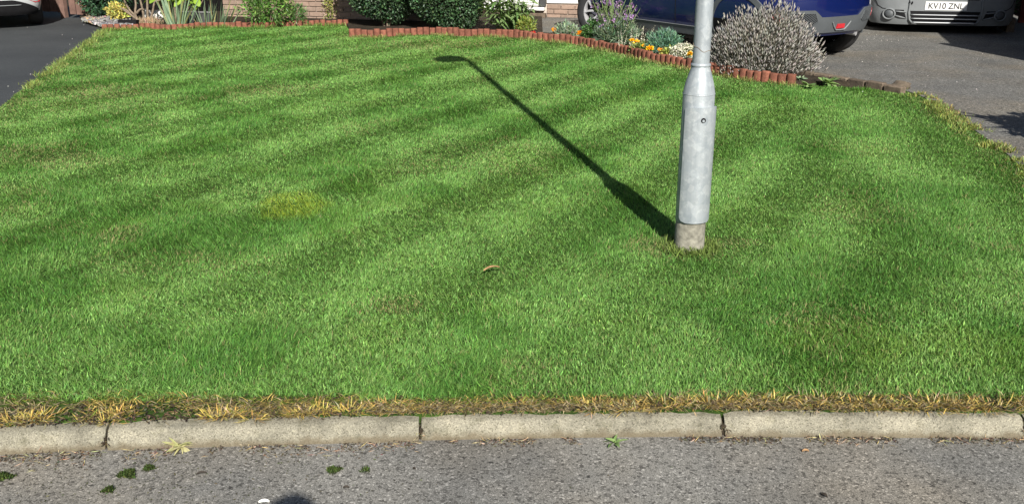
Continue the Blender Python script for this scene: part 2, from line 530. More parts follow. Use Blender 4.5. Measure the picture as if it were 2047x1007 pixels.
# lawn soil
left_edge = [G(200, 64), G(165, 90), G(130, 117), G(95, 142), G(60, 167), G(0, 215)]
LE = smooth(left_edge + [Vector((-3.9, 6.3, 0)), Vector((-3.5, 4.2, 0)), Vector((-3.3, 2.35, 0))], 1)[:, :2]
right_edge = [G(1800, 180), G(1840, 191), G(1880, 217), G(1950, 262), G(2010, 306), G(2047, 340)]
RE = smooth(right_edge + [Vector((3.05, 4.4, 0)), Vector((2.95, 3.3, 0)), Vector((2.95, 2.75, 0))], 1)[:, :2]
EDGE_L = [(210, 61), (250, 60), (286, 58), (330, 60), (344, 60), (385, 57), (430, 55), (465, 55), (497, 55), (519, 55), (535, 56), (569, 53), (610, 52), (650, 51), (692, 51)]
EDGE_R = [(704, 74), (753, 75), (790, 73), (827, 71), (868, 70), (900, 72), (930, 73), (980, 74), (1032, 76), (1060, 80), (1098, 84), (1143, 87), (1183, 95), (1236, 106), (1288, 121), (1330, 129), (1376, 138), (1420, 147), (1487, 159), (1540, 166), (1582, 170)]
PL = np.array([tuple(G(*p)) for p in EDGE_L])[:, :2]
PR = np.array([tuple(G(*p)) for p in EDGE_R])[:, :2]
front = []
for x in np.linspace(2.95, -3.3, 260):
    p, nrm = kerb_at(x)
    d = .060 + .010 * nz(x * .8, 3) + .006 * nz(x * 3.1, 5) + (.012 if x < -.6 else 0)
    q = p + nrm * d
    front.append((q[0], q[1]))
lawn_poly = [tuple(p) for p in LE[::-1]] + [tuple(p) for p in PL] + [tuple(p) for p in PR] + [tuple(G(1600, 172))[:2]] + [tuple(p) for p in RE] + front
lawn_coarse = lawn_poly[:-len(front)] + front[::20] + [front[-1]]
sheet('lawn', lawn_poly, 0.0, M['thatch'], 'mown front lawn soil and thatch between the two drives', skirt=.1)

# beds behind the edging
BACK = [(1800, 178), (1640, 152), (1600, 146), (1500, 116), (1365, 89), (1260, 77), (1160, 69), (1085, 65)]
PB = np.array([tuple(G(*p, z=.03)) for p in BACK])[:, :2]
def shift(P, d):
    T = np.gradient(P, axis=0); T = unit(T)
    return P + np.stack([-T[:, 1], T[:, 0]], 1) * d
bed_poly = [tuple(p) for p in shift(PL, .03)] + [tuple(p) for p in shift(PR, .03)] + [tuple(G(1700, 170))[:2]] + [tuple(p) for p in PB] + \
           [(.47, 15.35), (-.1, 15.6), (-.2, 16.6), (-7.6, 17.6), tuple(G(160, 38))[:2], tuple(G(205, 57))[:2]]
sheet('flower_bed', bed_poly, Z_BED, M['soil'], 'dark soil of the flower bed behind the red edging', skirt=.12)
rd = [tuple(p) for p in RE[::-1]] + [tuple(p) for p in PB] + [(.47, 15.35), (.4, 16.9), (4, 19), (4, 26), (16, 26), (16, 2.75)]
sheet('right_driveway', rd, Z_DR, M['drive_right'], 'pale worn chipping driveway on the right under the parked vehicles', skirt=.1)
ld = [tuple(p) for p in LE] + [(-16, 2.0), (-16, 18), (-7.3, 17.6), tuple(G(160, 40))[:2], tuple(G(208, 56))[:2]]
ld = [(p[0] + (.06 if i < len(LE) else 0), p[1]) for i, p in enumerate(ld)]
sheet('left_driveway', ld, Z_DL, M['drive_left'], 'smooth dark tarmac driveway on the left beside the lawn', skirt=.08)

# ------------------------------------------------------------------ grass
def in_poly(P, poly):
    x, y = P[:, 0], P[:, 1]
    c = np.zeros(len(P), bool)
    n = len(poly)
    for i in range(n):
        x1, y1 = poly[i]; x2, y2 = poly[(i + 1) % n]
        if y1 == y2: continue
        k = ((y1 > y) != (y2 > y)) & (x < (x2 - x1) * (y - y1) / (y2 - y1) + x1)
        c ^= k
    return c

_perm = rng.random((257, 257))
def vnoise(x, y):
    xi, yi = np.floor(x).astype(int), np.floor(y).astype(int)
    fx, fy = x - xi, y - yi
    fx, fy = fx * fx * (3 - 2 * fx), fy * fy * (3 - 2 * fy)
    g = lambda a, b: _perm[a % 256, b % 256]
    return (g(xi, yi) * (1 - fx) + g(xi + 1, yi) * fx) * (1 - fy) + (g(xi, yi + 1) * (1 - fx) + g(xi + 1, yi + 1) * fx) * fy
def fbm(x, y, oct_=3):
    s, a, k = 0, .5, 1.0
    for o in range(oct_):
        s = s + a * vnoise(x * k + 17.1 * o, y * k + 9.7 * o); a *= .5; k *= 2.03
    return s / (1 - .5 ** oct_)

def path_dist(P, path):
    d = np.full(len(P), 1e9)
    for a, b in zip(path[:-1], path[1:]):
        ab = b - a
        t = np.clip(((P - a) @ ab) / max(ab @ ab, 1e-12), 0, 1)
        d = np.minimum(d, np.linalg.norm(P - (a + t[:, None] * ab), axis=1))
    return d

POST = G(1377, 497)
def blob(P, px, py, rx, ry, soft=.5):
    c = G(px, py)
    q = np.hypot((P[:, 0] - c.x) / rx, (P[:, 1] - c.y) / ry) + .35 * (fbm(P[:, 0] * 6, P[:, 1] * 6, 2) - .5) * 2
    return np.clip((1 - q) / soft + .5, 0, 1)

def grass_field(P):
    """mowing direction sign (-1..1), dryness 0..1, yellowing 0..1, vigour 0..1 at ground points"""
    x, y = P[:, 0], P[:, 1]
    wob = .16 * (fbm(x * .5, y * .5) - .5) + .10 * (fbm(x * 3, y * 3) - .5)
    q = x * .851 - y * .525 + wob * .4 + 2.52
    stripe = np.cos(2 * PI * q / .75)
    dr = path_dist(P, RE)
    loop = np.where(dr < .85, -1.0, np.where(dr < 1.45, 1.0, np.nan))
    dr2 = dr + .35 * (fbm(x * 1.3, y * 1.3) - .5)
    ring = np.cos(np.clip((dr2 - .25) / .55, 0, 3) * PI) * -1
    w = np.clip((1.55 - dr2) / .4, 0, 1)
    s = stripe * (1 - w) + ring * w * .7
    s = np.clip(s * 1.7, -1, 1) * (.34 + .42 * np.clip((y - 3.0) / 1.6, 0, 1))
    s = np.clip(s + .65 * (fbm(x * 2.2 + 4, y * 2.2, 3) - .5), -1, 1)
    dry = .9 * blob(P, 800, 612, .10, .09) + .8 * blob(P, 245, 470, .12, .15) + .75 * blob(P, 540, 180, .5, .3) + .7 * blob(P, 205, 182, .5, .35)
    dry += .7 * blob(P, 70, 305, .35, .3) + .6 * blob(P, 150, 325, .3, .25) + .75 * blob(P, 1470, 488, .16, .10) + .8 * blob(P, 1310, 490, .16, .12) + .5 * blob(P, 1380, 508, .22, .10)
    dry += .45 * blob(P, 1660, 640, .28, .16) + .45 * blob(P, 1720, 420, .25, .22) + .7 * blob(P, 880, 90, .9, .45) + .4 * blob(P, 1060, 730, .12, .06)
    dry += .5 * np.clip(1 - path_dist(P, PR) / .35, 0, 1) + .45 * np.clip(1 - path_dist(P, PL) / .14, 0, 1)
    dry += .85 * np.clip(1 - dr / .24, 0, 1) ** .7 + .7 * np.clip(1 - path_dist(P, LE) / .35, 0, 1)
    dry *= .62
    dry += .22 * np.clip((fbm(x * 1.7 + 31, y * 1.7 + 3, 3) - .62) / .12, 0, 1)
    yel = .72 * blob(P, 578, 412, .17, .26, .5) + 0.12 * blob(P, 1700, 680, .3, .2) + .07 * np.clip((fbm(x * 2.4 + 11, y * 2.4 + 7, 3) - .6) / .15, 0, 1) + .12 * blob(P, 1960, 700, .3, .2)
    vig = np.clip((fbm(x * 1.9 + 51, y * 1.9 + 23, 3) - .45) / .2, 0, 1)
    return s, np.clip(dry, 0, 1), np.clip(yel, 0, 1), vig

GX, GY, GS = -8.0, 2.2, .035
def field_grid():
    nx, ny = int(13.0 / GS), int(12.4 / GS)
    X, Y = np.meshgrid(GX + np.arange(nx) * GS, GY + np.arange(ny) * GS, indexing='ij')
    F = grass_field(np.stack([X.ravel(), Y.ravel()], 1))
    return [f.reshape(nx, ny) for f in F]
def field_lookup(P, F):
    u = np.clip((P[:, 0] - GX) / GS, 0, F[0].shape[0] - 1.001); v = np.clip((P[:, 1] - GY) / GS, 0, F[0].shape[1] - 1.001)
    i, j = u.astype(int), v.astype(int); a, b = u - i, v - j
    return [f[i, j] * (1 - a) * (1 - b) + f[i + 1, j] * a * (1 - b) + f[i, j + 1] * (1 - a) * b + f[i + 1, j + 1] * a * b for f in F]

def sample_lawn(n_target):
    pts = []
    got = 0
    while got < n_target:
        k = 400000
        yy = (2.6 ** .5 + rng.random(k) * (14.2 ** .5 - 2.6 ** .5)) ** 2      # density falls with distance to the road
        hw = .58 * yy + 1.0
        xx = (rng.random(k) * 2 - 1) * hw
        P = np.stack([xx, yy], 1)
        P = P[in_poly(P, lawn_coarse)]
        pts.append(P); got += len(P)
    return np.concatenate(pts)[:n_target]

def blades(P, az, tilt, L, W, col, z0=0.0, curl=.55, two=True):
    n = len(P)
    B = np.column_stack([P, np.full(n, 0.0) + z0])
    H = np.stack([np.cos(az), np.sin(az), np.zeros(n)], 1)
    f = az + PI / 2 + rng.normal(0, .7, n)
    S = np.stack([np.cos(f), np.sin(f), np.zeros(n)], 1) * (W * .5)[:, None]
    U = np.array([0, 0, 1.0])
    t1, t2 = tilt, tilt + curl * (rng.random(n) * .9 + .3)
    mid = B + (H * np.sin(t1)[:, None] + U * np.cos(t1)[:, None]) * (L * .52)[:, None]
    tip = mid + (H * np.sin(t2)[:, None] + U * np.cos(t2)[:, None]) * (L * .48)[:, None]
    tip[:, 2] = np.maximum(tip[:, 2], z0 + .004)
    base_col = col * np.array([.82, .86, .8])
    if two:
        V = np.stack([B - S, B + S, mid + S * .85, mid - S * .85, tip], 1).reshape(-1, 3)
        i = np.arange(n)[:, None] * 5
        T = np.concatenate([i + np.array([[0, 1, 2]]), i + np.array([[0, 2, 3]]), i + np.array([[3, 2, 4]])], 1).reshape(-1, 3)
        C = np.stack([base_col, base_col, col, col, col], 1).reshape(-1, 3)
    else:
        V = np.stack([B - S, B + S, tip], 1).reshape(-1, 3)
        T = (np.arange(n)[:, None] * 3 + np.array([[0, 1, 2]])).reshape(-1, 3)
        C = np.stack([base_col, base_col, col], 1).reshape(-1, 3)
    return V, T, C

def lawn_grass(n):
    P = sample_lawn(n)
    fa = np.array(front)[::-1]; kd = P[:, 1] - np.interp(P[:, 0], fa[:, 0], fa[:, 1])
    keep = (kd > .045 + .06 * fbm(P[:, 0] * 5, P[:, 1] * 5) + np.where(P[:, 0] < -.5, .05 * fbm(P[:, 0] * 3 + 9, P[:, 1], 2) * 1.6, 0))
    keep &= np.hypot(P[:, 0] - POST.x, P[:, 1] - POST.y) > .074
    P = P[keep]; n = len(P)
    s, dry, yel, vig = field_lookup(P, field_grid())
    d = P[:, 1]
    # thin, thatchy cover where the turf is dry
    k = rng.random(n) > dry * .35
    P, s, dry, yel, vig, d = P[k], s[k], dry[k], yel[k], vig[k], d[k]; n = len(P)
    dirv = np.arctan2(.851, .525)
    clump = fbm(P[:, 0] * 8 + 3, P[:, 1] * 8, 2)
    ang = np.where(rng.random(n) < (s + 1) / 2, dirv, dirv + PI) + rng.normal(0, .85, n) + 3.2 * (fbm(P[:, 0] * 6 + 71, P[:, 1] * 6 + 5, 2) - .5)
    near = np.clip((3.9 - d) / 1.2, 0, 1)
    tilt = np.clip(np.abs(rng.normal(.72, .36, n)), .05, 1.4)
    L = (.0135 + .0135 * rng.random(n) ** 1.5 + .014 * near * rng.random(n)) * (.82 + .4 * vig) * (1 - .3 * dry) * (.65 + .7 * clump)
    W = np.clip(.0008 + .00050 * d, .0018, .0075) * (.7 + .6 * rng.random(n))
    g = np.array([.087, .200, .032]); g2 = np.array([.190, .322, .092]); dk = np.array([.034, .114, .016])
    straw = np.array([.30, .25, .12]); yg = np.array([.34, .41, .04])
    r = rng.random((n, 1))
    col = g * (1 - r) + g2 * r
    v = (vig * .75)[:, None]
    col = col * (1 - v) + (dk * (1 - r) + g * r) * v
    col = col * np.exp(rng.normal(0, .33, (n, 1))) * (1 + rng.normal(0, .08, (n, 3)))
    ym = (yel * rng.random(n) * 1.3).clip(0, 1)[:, None]
    col = col * (1 - ym) + yg * ym
    dm = ((rng.random(n) < dry * .62 + .02) * (.6 + .4 * rng.random(n)))[:, None]
    col = col * (1 - dm) + straw * (.55 + .8 * rng.random((n, 1))) * dm
    col = np.clip(col, .004, .8)
    nearm = d < 3.7
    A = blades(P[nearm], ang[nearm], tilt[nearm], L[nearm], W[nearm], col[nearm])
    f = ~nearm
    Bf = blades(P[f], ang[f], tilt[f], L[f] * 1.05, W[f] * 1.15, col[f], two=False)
    return join_arrays([A, Bf])
o = np_obj('lawn_grass', lawn_grass(1450000), M['grass'])
tag(o, 'short striped green grass covering the whole lawn', 'grass', None, 'stuff')

# dry grass hanging over the kerb
def dry_strip():
    n = 30000
    x = rng.random(n) * 6.0 - 3.0
    u = rng.random(n)
    P = np.zeros((n, 2)); keep = np.ones(n, bool)
    kx, ky = KF[:, 0], KF[:, 1]
    width = np.where(x < -.45, .15 + .05 * np.sin(x * 3), .075) + .03 * fbm(x * 6, x * 0 + 3)
    d = .056 + u * width
    P[:, 0] = x; P[:, 1] = np.interp(x, kx, ky) + d
    dens = fbm(x * 7 + 2, d * 9, 3)
    thr = np.where(x < -.45, .58 - .25 * u, .34) + .16 * (fbm(x * 2.3 + 60, x * 0 + 8, 2) - .45)
    keep = dens > thr + rng.normal(0, .05, n)
    P, x, u, dens = P[keep], x[keep], u[keep], dens[keep]; n = len(P)
    az = -PI / 2 + rng.normal(0, 1.1, n)
    tilt = np.abs(rng.normal(1.12, .3, n))
    L = .018 + .028 * rng.random(n)
    W = .0022 + .0022 * rng.random(n)
    a, b, c_ = np.array([.38, .275, .085]), np.array([.29, .24, .14]), np.array([.09, .064, .034])
    hue = fbm(x * 4 + 40, u * 2, 3)[:, None]
    col = np.where(rng.random((n, 1)) < np.clip((hue - .3) * 2, .1, .9), a, b)
    col = np.where(rng.random((n, 1)) < .2, c_, col)
    col = np.where(rng.random((n, 1)) < .10 + .35 * (u[:, None] > .6), np.array([.14, .19, .03]), col)
    col = np.clip(col * np.exp(rng.normal(0, .3, (n, 1))), .01, .8)
    parts = [blades(P, az, np.clip(tilt, 0, 1.5), L, W, col, curl=.5)]
    # separate fans of bleached blades
    for px, py, r, m in ((60, 838, .06, 230), (25, 845, .05, 150), (90, 830, .05, 140), (235, 828, .05, 110), (215, 845, .035, 60), (440, 832, .05, 260), (470, 828, .03, 60), (505, 838, .03, 60), (600, 828, .05, 150), (640, 822, .05, 120), (700, 822, .06, 160), (780, 815, .06, 160), (1035, 808, .025, 70), (1190, 815, .09, 200), (1250, 820, .06, 160), (1330, 808, .10, 220), (1420, 808, .09, 220), (1520, 805, .10, 240), (1640, 808, .12, 230), (1740, 812, .10, 240), (1860, 812, .12, 300), (1980, 815, .12, 300)):
        c = G(px, py)
        m = int(m * .55); t = rng.random(m) * 2 * PI; rr = r * 1.25 * rng.random(m) ** .7
        Q = np.stack([c.x + np.cos(t) * rr, c.y + np.sin(t) * rr * .35], 1)
        cc = np.clip(np.where(rng.random((m, 1)) < (.85 if px < 720 else .55), np.array([.43, .315, .085]) if px < 720 else np.array([.42, .30, .09]), np.array([.30, .25, .14])) * np.exp(rng.normal(0, .28, (m, 1))) * (1 + rng.normal(0, .1, (m, 3))), .01, .8)
        parts.append(blades(Q, t + rng.normal(0, .3, m), np.clip(np.abs(rng.normal(1.1, .35, m)), 0, 1.5), .02 + .03 * rng.random(m), .002 + .002 * rng.random(m), cc, curl=.4))
    return join_arrays(parts)
tag(np_obj('dry_grass', dry_strip(), M['dry']), 'straw yellow dead grass along the back of the kerb', 'grass', None, 'stuff')

# longer tufts left by the mower along the lawn edges and round the post
def edge_tufts():
    parts = []
    def along(path, n, off, spread, L, col, lean=None):
        Q, _ = lerp_path(path, n=600)
        i = rng.integers(0, 599, n)
        P = Q[i] + rng.normal(0, 1, (n, 2)) * spread + off
        az = rng.random(n) * 2 * PI
        cl = fbm(P[:, 0] * 5, P[:, 1] * 5)
        k = cl > .42
        P, az = P[k], az[k]; m = len(P)
        cc = np.clip(np.array(col) * np.exp(rng.normal(0, .35, (m, 1))) * (1 + rng.normal(0, .12, (m, 3))), .01, .8)
        parts.append(blades(P, az, np.abs(rng.normal(.6, .35, m)), L * (.6 + .8 * rng.random(m)), .004 + .004 * rng.random(m), cc))
    along(RE[:12], 6000, np.array([-.03, 0]), .05, .038, (.16, .20, .05))
    along(RE[:12], 1500, np.array([.02, 0]), .04, .035, (.26, .22, .09))
    along(LE[:10], 4500, np.array([.06, 0]), .04, .05, (.17, .22, .06))
    along(PR, 5200, np.array([0, -.07]), .035, .05, (.20, .22, .07))
    along(PL, 2600, np.array([0, -.08]), .04, .055, (.13, .20, .045))
    m = 900
    t = rng.random(m) * 2 * PI; r = .078 + .07 * rng.random(m) ** 1.6
    Q = np.stack([POST.x + np.cos(t) * r, POST.y + np.sin(t) * r], 1)
    cc = np.clip(np.array([.12, .17, .04]) * np.exp(rng.normal(0, .4, (m, 1))), .01, .8)
    parts.append(blades(Q, rng.random(m) * 6.3, np.abs(rng.normal(.6, .4, m)), .03 + .03 * rng.random(m), .003 + .002 * rng.random(m), cc))
    return join_arrays(parts)
tag(np_obj('edge_grass', edge_tufts(), M['grass']), 'uncut longer tufts of grass fringing the lawn edges', 'grass', None, 'stuff')

# ------------------------------------------------------------------ red edging of single half round blocks
def edging_mesh(w, h, dep, name):
    mb = MB()
    prof = []
    for k in range(9):
        a = PI * k / 8
        prof.append((-math.cos(a) * w / 2 * .99, -math.sin(a) ** .75 * dep * .62))
    prof += [(w / 2 * .99, dep * .38), (-w / 2 * .99, dep * .38)]
    rings = []
    for z, s_ in ((-.06, 1), (h - .012, 1), (h - .003, .93), (h, .78)):
        rings.append([(x * s_, y * s_, z) for x, y in prof])
    mb.loft(rings)
    return mb.mesh(name, M['terracotta'], False)
def edging(path, step, h0, label, lean=.0):
    P, L = lerp_path(smooth(path, 2), step=.005)
    n = int(L / step)
    root = thing('garden_edging', label, 'edging', (P[0][0], P[0][1], 0), 0, 'red garden edging runs')
    meshes = [edging_mesh(step * .97, h0 * f, .05, 'edging_block') for f in (.92, 1.0, 1.08)]
    S = np.linspace(0, len(P) - 2, n)
    for i in range(n):
        k = int(S[i]); p = P[k]; t = P[min(k + 8, len(P) - 1)] - P[max(k - 8, 0)]
        a = math.atan2(t[1], t[0])
        link('edging_block', random.choice(meshes), root, (p[0] - P[0][0], p[1] - P[0][1] + random.uniform(-.004, .004), random.uniform(-.003, .003)),
             (random.uniform(-.05, .02), random.uniform(-.02, .02), a + random.uniform(-.03, .03)))
edging(PL, .080, .075, 'left run of low red half round edging in front of the irises')
edging(PR, .084, .102, 'long curved run of red half round edging in front of the lavender')

# setts between bed and right drive
root = thing('sett_edging', 'row of dull brown stone setts edging the drive right of the lavender', 'edging', tuple(G(1600, 150)))
sm = MB().box((0, 0, 0), (.19, .07, .15), 0, .008).mesh('sett', M['sett'])
Q, L = lerp_path([PB[1] + np.array([-.12, .12]), PB[1], PB[0] + np.array([-.05, 0])], step=.2)
l0 = Vector(root.location)
for i in range(len(Q)):
    t = Q[min(i + 1, len(Q) - 1)] - Q[max(i - 1, 0)]
    link('sett', sm, root, (Q[i][0] - l0.x, Q[i][1] - l0.y, -.012 + random.uniform(-.008, .006)), (random.uniform(-.05, .05), 0, math.atan2(t[1], t[0]) + random.uniform(-.04, .04)))
mb = MB(); c = G(1802, 178)
bmr = bmesh.new(); bmesh.ops.create_icosphere(bmr, subdivisions=2, radius=1)
for v in bmr.verts:
    k = 1 + .25 * math.sin(v.co.x * 5 + v.co.y * 3) * math.cos(v.co.z * 4)
    v.co = Vector((v.co.x * .09 * k, v.co.y * .06 * k, v.co.z * .045 * k))
me = bpy.data.meshes.new('stone'); bmr.to_mesh(me); bmr.free(); me.materials.append(M['sett'])
tag(link('stone', me, None, (c.x, c.y, .03)), 'grey broken stone at the end of the sett row', 'stone')

# ------------------------------------------------------------------ the house: brick front, recessed white part
HA = -math.atan(.23)
HO = Vector((-4.55, 15.41, 0))
house = thing('house', 'brick house front with white rendered recess behind the flower bed', 'house', HO, HA)
wall = MB().box((1.85, 4.02, 1.35), (3.7, 8.0, 2.74)).build('brick_wall', M['mortar'], house)
W2 = MB().box((6.6, 5.245, 1.25), (5.78, 8.0, 2.53)).build('recessed_wall', M['mortar'], house)
bm_ = MB().box((0, 0, 0), (.215, .10, .065), 0, .003).mesh('brick', M['brick'])
bh = MB().box((0, 0, 0), (.1025, .10, .065), 0, .003).mesh('half_brick', M['brick'])
def courses(par, x0, x1, yface, z0, rows):
    for r in range(rows):
        z = z0 + .0375 + r * .075
        x = x0
        if r % 2:
            link('brick', bh, par, (x + .05125, yface + .044, z)); x += .1125
        while x + .215 <= x1 + .01:
            link('brick', bm_, par, (x + .1075 + random.uniform(-.002, .002), yface + .044 + random.uniform(-.0015, .0015), z + random.uniform(-.001, .001))); x += .225
        if x + .1 <= x1 + .01:
            link('brick', bh, par, (x + .05125, yface + .044, z))
courses(wall, 0, 3.7, .0, -.02, 16)
MB().box((1.85, .02, 1.96), (3.7, .06, 1.5)).build('upper_brickwork', M['brickwork'], house)
courses(W2, 4.96, 9.49, 1.225, -.02, 3)
MB().box((7.2, 1.26, 1.36), (4.5, .09, 2.28), 0, .006).build('white_render', M['render_white'], house)
pn = MB().box((4.33, 1.24, 1.23), (1.0, .05, 2.1), 0, .004).build('white_panel', M['white_paint'], house)
for z in (.28, .40, .52, .64):
    MB().box((4.33, 1.212, z), (.99, .012, .108), 0, .004).build('board', M['white_paint'], pn)
MB().box((4.40, 1.19, .135), (1.05, .12, .05), 0, .006).build('sill', M['white_paint'], house)
MB().box((4.89, 1.20, .35), (.10, .07, .36), 0, .005).build('downpipe', M['trough'], house)
MB().box((4.5, 1.16, .035), (.9, .14, .07), 0, .006).build('step', M['sett'], house)
rf = MB()
rf.add([(-.4, -.4, 2.7), (10, -.4, 2.7), (10, 9.6, 2.7), (-.4, 9.6, 2.7), (-.4, 4.5, 5.2), (10, 4.5, 5.2)], [(0, 1, 5, 4), (2, 3, 4, 5), (0, 4, 3), (1, 2, 5), (3, 2, 1, 0)])
rf.build('roof', M['roof'], house)

# ------------------------------------------------------------------ fences
def board_fence(name, label, a, b, h, bw, mat, gap=.012, z0=.06, post_every=1.8, backdrop=False, thick=.022):
    a, b = Vector((a[0], a[1], 0)), Vector((b[0], b[1], 0))
    d = b - a; L = d.length; rz = math.atan2(d.y, d.x)
    root = thing(name, label, 'backdrop' if backdrop else 'fence', a, rz)
    me = MB().box((0, 0, 0), (bw, thick, h), 0, .003).mesh('board', mat)
    n = int(L / (bw + gap))
    for i in range(n):
        link('board', me, root, ((i + .5) * (bw + gap), random.uniform(-.004, .004), z0 + h / 2 + random.uniform(-.008, .008)), (random.uniform(-.006, .006), random.uniform(-.006, .006), 0))
    rail = MB().box((0, 0, 0), (L, .04, .08), 0, .003).mesh('rail', mat)
    for z in (.3, h * .55, h - .15):
        link('rail', rail, root, (L / 2, .034, z0 + z))
    return root, L
FL0, FL1 = G(76, 31), G(131, 33)
f1, L1 = board_fence('timber_fence', 'brown timber fence panel behind the white car', (FL0.x, FL0.y), (FL1.x, FL1.y), 1.75, .122, M['fence'])
MB().box((0, 0, .9), (.085, .085, 1.84), 0, .004).build('fence_post', M['fence'], f1, loc=(L1 + .04, -.06, 0))
FG0, FG1 = G(141, 35), G(215, 37)
f2, L2 = board_fence('timber_gate', 'brown timber gate with wide boards beside the fence post', (FG0.x, FG0.y), (FG1.x, FG1.y), 1.7, .108, M['fence'], .014, .045)
f2['category'] = 'gate'
# boundary fence on the right, seen far off beyond the van and throwing its shade on the drive
f3, L3 = board_fence('boundary_fence', 'red brown boundary fence in shade right of the van', (6.10, 9.15), (8.84, 18.3), 1.98, .13, M['fence_red'], .006, .04)
for t in (0.0, .2, .4, .6, .8, 1.0):
    MB().box((0, 0, 1.0), (.1, .1, 2.08), 0, .004).build('fence_post', M['fence_red'], f3, loc=(t * L3, .07, 0))
f4, L4 = board_fence('return_fence', 'red brown return of the boundary fence nearer the road', (7.14, 7.5), (6.10, 9.11), 1.98, .13, M['fence_red'], .006, .04)
# added dark backdrop between gate and house; its black stands in for shade
f5, L5 = board_fence('dark_backdrop', 'added near black shed wall behind the hydrangea', (-7.0, 16.75), (-4.6, 16.2), 2.1, .14, M['shade_black'], .004, .02, backdrop=True)
MB().box((1.2, .45, 1.06), (2.46, .8, 2.1)).build('backdrop_body', M['shade_black'], f5)
# low kerb stones below the boundary fence
kr = thing('low_wall', 'low dark stone edging at the foot of the boundary fence', 'edging', (7.05, 13.3, 0), math.atan2(18.3 - 9.15, 8.84 - 6.10))
km = MB().box((0, 0, 0), (.4, .1, .2), 0, .01).mesh('stone', M['sett'])
for i in range(9):
    link('stone', km, kr, (.2 + i * .41, .2, .08 + random.uniform(-.01, .01)), (0, 0, random.uniform(-.03, .03)))

# ------------------------------------------------------------------ lamp column
lp = thing('lamp_post', 'galvanised steel street lamp column standing in the lawn', 'lamp post', POST)
R0, R1 = .0705, .0385
mb = MB().lathe([(R0, -.3), (R0, .12), (R0 * .995, .144)], n=40)
sharp(mb.build('root_section', M['post_root'], lp), 40)
mb = MB().lathe([(R0, .143), (R0 + .0015, .146), (R0 + .0015, .748), (R0 + .0006, .752), (R0 * .985, .762), (R0 * .93, .782), (R0 * .78, .82), (R0 * .62, .855), (R1 + .0025, .868)], n=40)
sharp(mb.build('base_section', M['galv'], lp), 40)
mb = MB().lathe([(R1 + .001, .862), (R1 + .0065, .866), (R1 + .0065, .874), (R1 + .001, .88)], n=32)
sharp(mb.build('weld_collar', M['galv'], lp), 60)
mb = MB().lathe([(R1, .87), (R1, 2.6), (R1 * .95, 4.38), (0.001, 4.40)], n=32)
sharp(mb.build('shaft', M['galv'], lp), 40)
mb = MB().lathe([(R0 + .0022, .7415), (R0 + .0032, .7435), (R0 + .0022, .7455)], n=40)
mb.build('seam', M['galv'], lp)
# door: a curved plate standing proud of the base, facing the road, rounded lower corners
ca = math.atan2(-POST.y, -POST.x) + .42
half, z0, z1, rad = 1.16, .150, .690, .030
rings = []
na = 22
def door_pt(a, z, off):
    return ((R0 + off) * math.cos(a), (R0 + off) * math.sin(a), z)
def door_sheet(off):
    g = []
    zs = list(np.linspace(z0, z0 + rad, 6)) + list(np.linspace(z0 + rad, z1 - rad * .4, 8))[1:] + list(np.linspace(z1 - rad * .4, z1, 4))[1:]
    for z in zs:
        e = 0
        if z < z0 + rad: e = rad - math.sqrt(max(0, rad ** 2 - (z0 + rad - z) ** 2))
        if z > z1 - rad * .4: e = rad * .4 - math.sqrt(max(0, (rad * .4) ** 2 - (z - z1 + rad * .4) ** 2))
        h_ = half - e / R0
        g.append([door_pt(ca - h_ + 2 * h_ * i / na, z, off) for i in range(na + 1)])
    return g
A, B = door_sheet(.0125), door_sheet(.0)
mb = MB(); mb.loft(A, 0, False, False)
bord = [r[0] for r in A] + A[-1][1:-1] + [r[-1] for r in A[::-1]] + A[0][1:-1][::-1]
bordB = [r[0] for r in B] + B[-1][1:-1] + [r[-1] for r in B[::-1]] + B[0][1:-1][::-1]
mb.loft([bordB, bord], 0, False)
door = sharp(mb.build('door', M['galv'], lp), 40)
bm = bmesh.new(); bm.from_mesh(door.data); bmesh.ops.recalc_face_normals(bm, faces=bm.faces[:]); bm.to_mesh(door.data); bm.free()
la = ca - .08
lz = .635
nrm = Vector((math.cos(la), math.sin(la), 0)); tg = Vector((-math.sin(la), math.cos(la), 0)); up = Vector((0, 0, 1))
def disc(cn, r, depth, n=18, inner=0):
    rg = []
    for rr, o in ((r, 0), (r, depth), (r * .8, depth)):
        rg.append([cn + nrm * o + (tg * math.cos(2 * PI * k / n) + up * math.sin(2 * PI * k / n)) * rr for k in range(n)])
    return rg
cn = nrm * (R0 + .0122) + up * lz
lk = MB().loft(disc(cn, .0115, .0016)).build('lock_hole', M['black_plastic'], door)
MB().loft(disc(cn + up * -.002, .006, .0035)).build('lock_key', M['galv'], door)
MB().tube([(R1 * 1.02 * math.cos(a), R1 * 1.02 * math.sin(a), .955 - .022 * math.sin(a - ca + 1.3) + .004 * math.sin(a * 5)) for a in np.linspace(ca - 1.9, ca + 1.9, 30)], .0011, 5).build('wire', M['bark'], lp)
# lantern on a short bracket at the top, reaching out to the left of the photograph
mb = MB().tube([(0, 0, 4.30), (-.02, 0, 4.42), (-.08, -.02, 4.46), (-.16, -.03, 4.47)], [.032, .03, .028, .026], 14)
sharp(mb.build('bracket', M['galv'], lp), 40)
rings = []
for x, hw, zt, zb in ((.02, .06, 4.50, 4.44), (-.03, .16, 4.54, 4.42), (-.10, .22, 4.57, 4.40), (-.22, .24, 4.57, 4.40), (-.31, .19, 4.54, 4.42), (-.36, .08, 4.50, 4.44)):
    rings.append([(x, -.03 + hw * math.cos(a), (zt + zb) / 2 + (zt - zb) / 2 * math.sin(a)) for a in np.linspace(0, 2 * PI, 17)[:-1]])
lan = sharp(MB().loft(rings).build('lantern', M['trough'], lp), 40)
MB().lathe([(.085, 0), (.08, -.02), (.05, -.035), (.001, -.04)], (-.17, -.03, 4.415), 18).build('lens', M['glass_dark'], lan)

